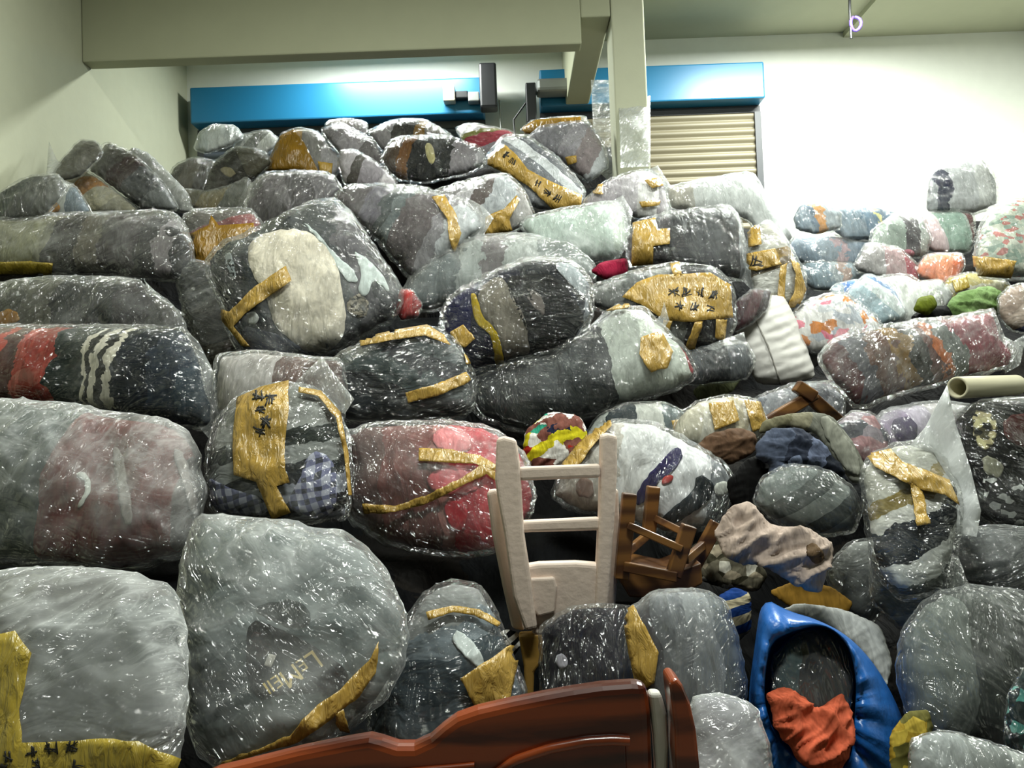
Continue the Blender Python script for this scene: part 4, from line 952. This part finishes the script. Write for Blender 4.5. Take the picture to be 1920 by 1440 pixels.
# ---- top ridge, left to right
bag('clear bag of maroon grey clothes leaning at the upper left', '150,312 188,256 240,278 300,336 328,388 262,396 205,352', [(0, '#5d5a55'), (.3, '#4d3a3a'), (.5, '#4b4d50'), (.75, '#6a6d6e')], 'clear', ang=40, amp=.08, gloss=1, wrinkle=1.2)
bag('bag with white and orange clothes under the maroon grey bag', '40,395 85,330 140,345 172,395 150,410 60,412', [(0, '#8c8f8e'), (.4, '#b9bcb9'), (.7, '#7f8a93')], 'mid', ang=0, garments=[('orange_garment', '78,388 100,374 116,390 110,400 80,400', '#b3792a')])
bag('bag of beige clothes with an orange tape scrap, upper left', '115,335 140,312 175,325 215,355 260,390 250,402 160,402', ['#a59f86', '#b0761f', '#a8a389', '#8f8b76'], 'mid', ang=50, amp=.08)
bag('dark bag with green stripes at the far upper left edge', '-60,372 30,322 88,314 112,345 70,400 -60,420', [(0, '#2a3a30'), (.5, '#363a35'), (.8, '#54564f')], 'mid', ang=20)
bag('dark taupe bag behind the maroon grey bag', '92,325 148,260 182,264 196,290 150,335 112,342', ['#5f5c50', '#6a675b'], 'mid', ang=50, flaps=['86,338 92,266 106,298 128,318 112,340'])
bag('milky bag glinting right of the maroon grey bag', '222,285 240,268 270,280 340,350 356,392 320,392 280,340', ['#8d8f8a', '#a3a5a0', '#7b7d76'], 'milky', ang=45)
bag('olive bag below the dark olive bag near the top', '315,385 335,345 380,350 420,340 455,322 470,345 462,392 390,394', [(0, '#6d6a58'), (.3, '#7a6f4a'), (.6, '#5d5f54'), (.85, '#6f7168')], 'mid', ang=20)
bag('bag with a pointed top sealed all over in ochre tape', '486,318 505,275 522,240 556,230 596,240 640,298 622,328 560,318', ['#8a7040', '#a5885a', '#8f8d8a', '#a09da0'], 'clear', ang=0, tapes=[('490,312 508,272 520,248 545,236 566,262 582,296 594,318 560,314', TAPED), '590,296 618,300 616,320 596,318'])
bag('lilac bag with a folded white flap under the ridge', '632,300 640,280 664,278 704,300 744,338 740,352 645,350', [(0, '#b3adb3'), (.3, '#5a5450'), (.45, '#9b959c'), (.8, '#bdb8bc')], 'clear', ang=20, amp=.08)
bag('black bag with an orange patch and a yellow tag near the top', '712,300 738,256 830,250 902,275 918,302 880,328 800,345 745,340', [(0, '#5c4a3a'), (.18, '#7a5222'), (.3, '#222225'), (.55, '#2c2c30'), (.66, '#8f8a8f'), (.9, '#b0aeb2')], 'clear', ang=10, amp=.08, garments=[('yellow_tag', '796,268 812,272 816,300 808,312 798,290', '#b3ab7c')])
bag('dark olive bag with a tan patch on the ridge', '362,378 388,300 435,266 490,276 505,300 472,332 425,345 405,385', [(0, '#4a463a'), (.4, '#3a372e'), (.7, '#55523f')], 'clear', ang=-30, garments=[('tan_garment', '402,312 420,305 440,320 420,328', '#8c8468')])
bag('grey lilac bag on the ridge beside the taped pointed bag', '598,242 640,228 702,260 722,302 700,315 660,300 636,292', ['#8f8a8f', '#a39ea4', '#7b7678'], 'clear', ang=30)
bag('grey lilac bag at the right end of the ridge', '985,262 1012,236 1100,224 1132,268 1142,312 1102,345 1060,312 1018,284', [(0, '#8f8d94'), (.4, '#a39fa6'), (.6, '#9a8e90'), (.85, '#c3c5c8')], 'clear', ang=30, amp=.08, tapes=['1060,294 1080,292 1082,304 1066,310'])
bag('bag with pink and green clothes on the ridge', '853,240 880,228 962,244 965,265 942,285 905,300 872,280', [(0, '#b9b7b5'), (.3, '#8a8a4a'), (.45, '#b5505e'), (.75, '#9a949a')], 'clear', ang=70, amp=.12)
bag('dark ringed bag at the top of the ridge', '688,245 740,222 795,222 845,250 868,285 800,300 720,290', [(0, '#9b979b'), (.25, '#4a4643'), (.5, '#8a6a35'), (.6, '#7a7470'), (.8, '#a9a7a9')], 'clear', ang=10)
bag('ochre taped bag on the ridge in front of the pillar', '972,245 1000,222 1096,214 1108,240 1060,252 1015,262', ['#7a5f2c', '#8f7338', '#b9b6ac'], 'clear', ang=0, tapes=[('980,240 1004,226 1088,220 1092,234 1020,248 985,250', TAPED)])
bag('white bag against the long blue header at the left of the ridge', '362,280 374,246 400,231 442,234 458,258 432,275 388,290', ['#b9c2c2', '#c5cbca', '#aab2b2'], 'milky', ang=0)
bag('small white and grey bag behind the ridge', '430,282 450,250 500,240 525,262 500,292 450,300', ['#b5b7b5', '#8a8c88', '#c3c5c2'], 'mid', ang=30)
bag('brown bag at the left foot of the ridge', '292,350 318,300 360,285 400,296 395,350 340,375', ['#4d473a', '#5f5848', '#453f34'], 'mid', ang=10)
bag('grey bag behind the pointed taped bag', '600,262 612,226 650,220 690,228 688,262 640,275', ['#8a8588', '#7a7072', '#99959a'], 'clear', ang=10)

# ================================================================== stack along the right wall
K = dict(tol=.01, keep=.94, grow=1.13, boxy=.6, lumpy=.6, group=RPILE, cat='bundle of clothes', name='clothing_bundle')
cloth('pale green-lime cloth beside the black cloth on the right heap', '1712,582 1722,558 1748,553 1758,572 1740,592', ['#6f7a2c'], 'lime_cloth', 'clothes')
cloth('small black cloth on the right heap in front of the green cloth', '1708,595 1730,578 1775,572 1786,592 1760,606 1720,606', ['#15161a'], 'black_cloth', 'clothes')
bag('bag of pink, orange and white clothes on the right heap', '1490,640 1498,590 1530,560 1590,545 1640,580 1672,620 1640,655 1550,660', ['#d5d3d2', '#e07f93', '#c9cbcf', '#d98a4a', '#e8a0ab', '#b7bcc4', '#d5d3d2'], 'mid', pat='patch', scale=15, amp=.14, wrinkle=2.0, **K)
bag('mottled grey bag in front of the long red and brown bag', '1500,660 1520,635 1600,628 1640,648 1600,670 1530,690', ['#9a9d9c', '#b0a59a', '#c3c5c3', '#8a8f90'], 'mid', pat='patch', scale=12, **K)
cloth('green cloth crumpled on the right heap', '1772,580 1790,552 1850,535 1880,548 1878,590 1820,600 1780,602', ['#75905a', '#829c68', '#68824c'], 'green_cloth', 'clothes', ang=40, wrinkle=1.4)
bag('clear bag with blue and white clothes on the right heap', '1585,590 1600,545 1640,510 1690,540 1712,590 1660,615 1610,610', [(0, '#8fa5b3'), (.3, '#a9bdc6'), (.6, '#c9d2d2'), (.85, '#4f7fb5')], 'mid', ang=-40, amp=.1, **K)
bag('white bag with a navy mark on the right heap', '1645,545 1660,518 1710,510 1775,545 1782,585 1720,610 1670,585', ['#cdd0cb', '#d8dad5', '#c5cac0'], 'mid', ang=20, garments=[('navy_garment', '1652,530 1665,532 1672,545 1658,542', '#2c3a66')], wrinkle=2.0, **K)
bag('white plastic bag behind the green cloth', '1725,560 1735,525 1775,520 1800,545 1790,575 1745,580', ['#d8dad6', '#c9ccc9'], 'mid', **K)
bag('clear yellow taped bag above the green cloth', '1778,545 1795,515 1840,505 1900,520 1915,545 1860,560 1800,565', ['#b5a866', '#c9c6b5', '#b0a050', '#c3bf9f'], 'mid', pat='patch', scale=9, tapes=[('1800,520 1830,512 1835,535 1808,545', TAPEY)], **K)
bag('bright blue clothes bag at the foot of the right stack', '1560,560 1575,530 1620,520 1640,545 1620,575 1580,580', ['#8fa3b0', '#3a78c4', '#a9b8c0'], 'mid', ang=10, **K)
bag('orange pillow pack under the pink and green roll', '1726,505 1752,472 1815,470 1822,492 1800,535 1770,530 1740,515', ['#e58a66', '#ea9672', '#dc7a55'], 'mid', ang=20, **K)
bag('pink-lined bundle beside the orange pack', '1615,500 1640,450 1700,460 1742,500 1730,535 1670,520', [(0, '#a9a5a5'), (.4, '#b59a9c'), (.7, '#a84a58'), (.9, '#8a6a6c')], 'mid', ang=10, **K)
bag('floral bundle standing at the far right edge of the stack', '1832,480 1838,430 1856,395 1900,376 1990,370 1990,515 1900,520 1840,515', ['#aab5a8', '#c3c6b9', '#8fa396', '#b9726c', '#bcc0b0'], 'mid', pat='patch', scale=28, tapes=['1826,480 1880,486 1905,490 1895,520 1830,516'], **K)
bag('dark print bundle left of the pink and green roll', '1640,470 1650,425 1690,398 1740,402 1756,440 1745,475 1680,482', ['#9aa59c', '#8a978d', '#4a444a', '#a9b0aa'], 'mid', ang=10, amp=.1, garments=[('pink_garment', '1690,468 1722,462 1728,476 1698,482', '#c07080')], **K)
bag('pink and green rolled bundle with a maroon end', '1730,455 1732,415 1748,395 1800,388 1836,395 1840,440 1826,468 1780,472', [(0, '#cbb5b8'), (.32, '#c9b9bb'), (.36, '#8fa79a'), (.78, '#a3aea6'), (.82, '#7a3438')], 'mid', ang=-4, amp=.03, **K)
bag('round bag with navy and grey clothes topmost on the right stack', '1750,388 1756,335 1772,306 1812,290 1855,292 1880,332 1882,378 1840,392 1790,396', [(0, '#8f9396'), (.08, '#1f2447'), (.24, '#a3a5a6'), (.6, '#b3b4b2'), (.85, '#989a9a')], 'mid', ang=10, amp=.1, wrinkle=1.4, **K)
bag('denim bundle with an orange mark, top left of the right stack', '1488,410 1500,385 1540,380 1572,396 1575,428 1530,440 1495,432', [(0, '#9aa8b5'), (.3, '#7f8fa0'), (.38, '#cf9a66'), (.6, '#aab2b8')], 'mid', ang=0, amp=.14, nscale=9, wrinkle=2.0, **K)
bag('grey-blue denim bundle with a yellow mark, top of the right stack', '1565,420 1575,386 1640,380 1700,392 1715,420 1660,445 1600,445', [(0, '#8c9aa6'), (.4, '#73879a'), (.55, '#c9c48a'), (.6, '#6f7f90'), (.8, '#a5a8a3')], 'mid', ang=0, amp=.14, nscale=9, wrinkle=2.0, **K)
bag('second denim bundle down in the right stack', '1486,465 1498,440 1560,436 1645,448 1660,475 1630,495 1540,492 1495,488', [(0, '#8193a4'), (.3, '#92a0ad'), (.5, '#b39a9f'), (.6, '#8190a0'), (.85, '#6c7f95')], 'mid', ang=0, amp=.14, nscale=9, wrinkle=2.0, **K)
bag('third denim bundle down in the right stack', '1498,520 1510,494 1560,488 1640,500 1655,525 1620,545 1530,545', [(0, '#8fa0ab'), (.35, '#a8b1b5'), (.45, '#b09a90'), (.55, '#99a8b0'), (.8, '#9fb0ba')], 'mid', ang=0, amp=.14, nscale=9, wrinkle=2.0, **K)
bag('white wrapped bundle behind the pink-lined bundle', '1615,495 1625,460 1660,450 1680,480 1665,510 1630,515', ['#b5b5b5', '#c5c5c5'], 'mid', **K)
# ================================================================== let pressed-together things part where they touch
bpy.context.view_layer.update()
FIXED = ('plastic_stool', 'wooden_stool', 'plastic_sack', 'plastic_sheet', 'plastic_wrap', 'headboard', 'bed_post', 'foam_strip', 'cardboard_tube', 'hanging_cord', 'shutter_motor', 'wall_bracket')
def soup(o):
    V, F = [], []
    for c in [o]+list(o.children_recursive):
        if c.type != 'MESH': continue
        b = len(V); mw = c.matrix_world
        V += [mw @ v.co for v in c.data.vertices]
        F += [[b+i for i in p.vertices] for p in c.data.polygons]
    return V, F
THINGS = []
for o in [o for o in S.objects if o.parent is None and o.get('label') and o.type in ('MESH', 'EMPTY')]:
    V, F = soup(o)
    if not F: continue
    A = np.array([v[:] for v in V])
    THINGS.append([o, V, F, A.min(0), A.max(0), BVHTree.FromPolygons(V, F), A[:, 1].mean(), any(o.name.startswith(f) for f in FIXED) or 'blue sack' in o['label'] or 'cloth bunched' in o['label'], A, 0.0])
THINGS.sort(key=lambda t: t[6])
for it in range(30):
    moved = set(); fwd = set()
    for i in range(len(THINGS)):
        a = THINGS[i]
        for j in range(i+1, len(THINGS)):
            b = THINGS[j]
            if (a[7] and b[7]) or (a[3] > b[4]).any() or (b[3] > a[4]).any(): continue
            if a[5].overlap(b[5]):
                if not b[7] and b[4][1] < BACK-.35 and b[9] < .085: moved.add(j)
                elif not a[7] and a[9] > -.06: fwd.add(i)
    for j in moved ^ fwd:
        t = THINGS[j]; dy = .01 if j in moved else -.008; t[9] += dy
        t[0].location.y += dy
        t[8] = t[8]+np.array((0, dy, 0)); t[3] = t[8].min(0); t[4] = t[8].max(0)
        t[5] = BVHTree.FromPolygons([Vector(v) for v in t[8]], t[2])
    if not (moved ^ fwd): break
print('DEPTH parted after', it, len(moved))
ALLV = [t[8][::2] for t in THINGS if not t[0].name.startswith(('hanging', 'shutter', 'wall_b', 'plastic_wrap'))]
# ================================================================== what lies under: the bottom of the heap
A = np.concatenate(ALLV)
x0, x1, y0, y1, st = LEFT+.02, RIGHTX-.02, 1.55, BACK-.3, .12
nx, ny = int((x1-x0)/st)+1, int((y1-y0)/st)+1
Z = np.full((ny, nx), np.nan)
ix = ((A[:, 0]-x0)/st).round().astype(int); iy = ((A[:, 1]-y0)/st).round().astype(int)
ok = (ix >= -1) & (iy >= -1) & (ix <= nx) & (iy <= ny)
for dx in (-1, 0, 1):
    for dy in (-1, 0, 1):
        a, b_ = np.clip(ix[ok]+dx, 0, nx-1), np.clip(iy[ok]+dy, 0, ny-1)
        np.fmin.at(Z, (b_, a), A[ok, 2])
hole = np.isnan(Z)
yy = y0+np.arange(ny)*st
Z0 = np.where(hole, np.clip(.88+.62*(yy-1.8)-.45, .05, 2.9)[:, None], Z)
for _ in range(60):
    P_ = np.pad(Z0, 1, mode='edge'); av = (P_[:-2, 1:-1]+P_[2:, 1:-1]+P_[1:-1, :-2]+P_[1:-1, 2:])/4
    Z0 = np.where(hole, np.minimum(av, Z0+.05), Z0)
for _ in range(4):
    P_ = np.pad(Z0, 1, mode='edge'); av = (P_[:-2, 1:-1]+P_[2:, 1:-1]+P_[1:-1, :-2]+P_[1:-1, 2:])/4
    Z0 = np.where(hole, av, np.minimum(av, Z0))
Z0 = np.clip(Z0-.03, .02, 4.3)
V = [(x0+i*st, y0+j*st, Z0[j, i]) for j in range(ny) for i in range(nx)]
F = [(j*nx+i, j*nx+i+1, (j+1)*nx+i+1, (j+1)*nx+i) for j in range(ny-1) for i in range(nx-1)]
rim = [i for i in range(nx)]+[j*nx+nx-1 for j in range(1, ny)]+[(ny-1)*nx+i for i in range(nx-2, -1, -1)]+[j*nx for j in range(ny-2, 0, -1)]
base = len(V); V += [(V[k][0], V[k][1], 0.0) for k in rim]; m_ = len(rim)
F += [(rim[k], base+k, base+(k+1) % m_, rim[(k+1) % m_]) for k in range(m_)]
heap = mesh('clothing_heap', V, F, cloth_mat(['#1d1d1e', '#282624', '#191b1e', '#302c28', '#222527', '#181716'], pat='patch', scale=4, amp=.2), None, smooth=True)  # cloth colours darkened to paint in the shade of the gaps between bags
tag(heap, 'heap of packed clothes under the bags, coloured dark as shade in the gaps', 'clothes heap', kind='stuff')
for l in LOG: print('DEPTH', *l)
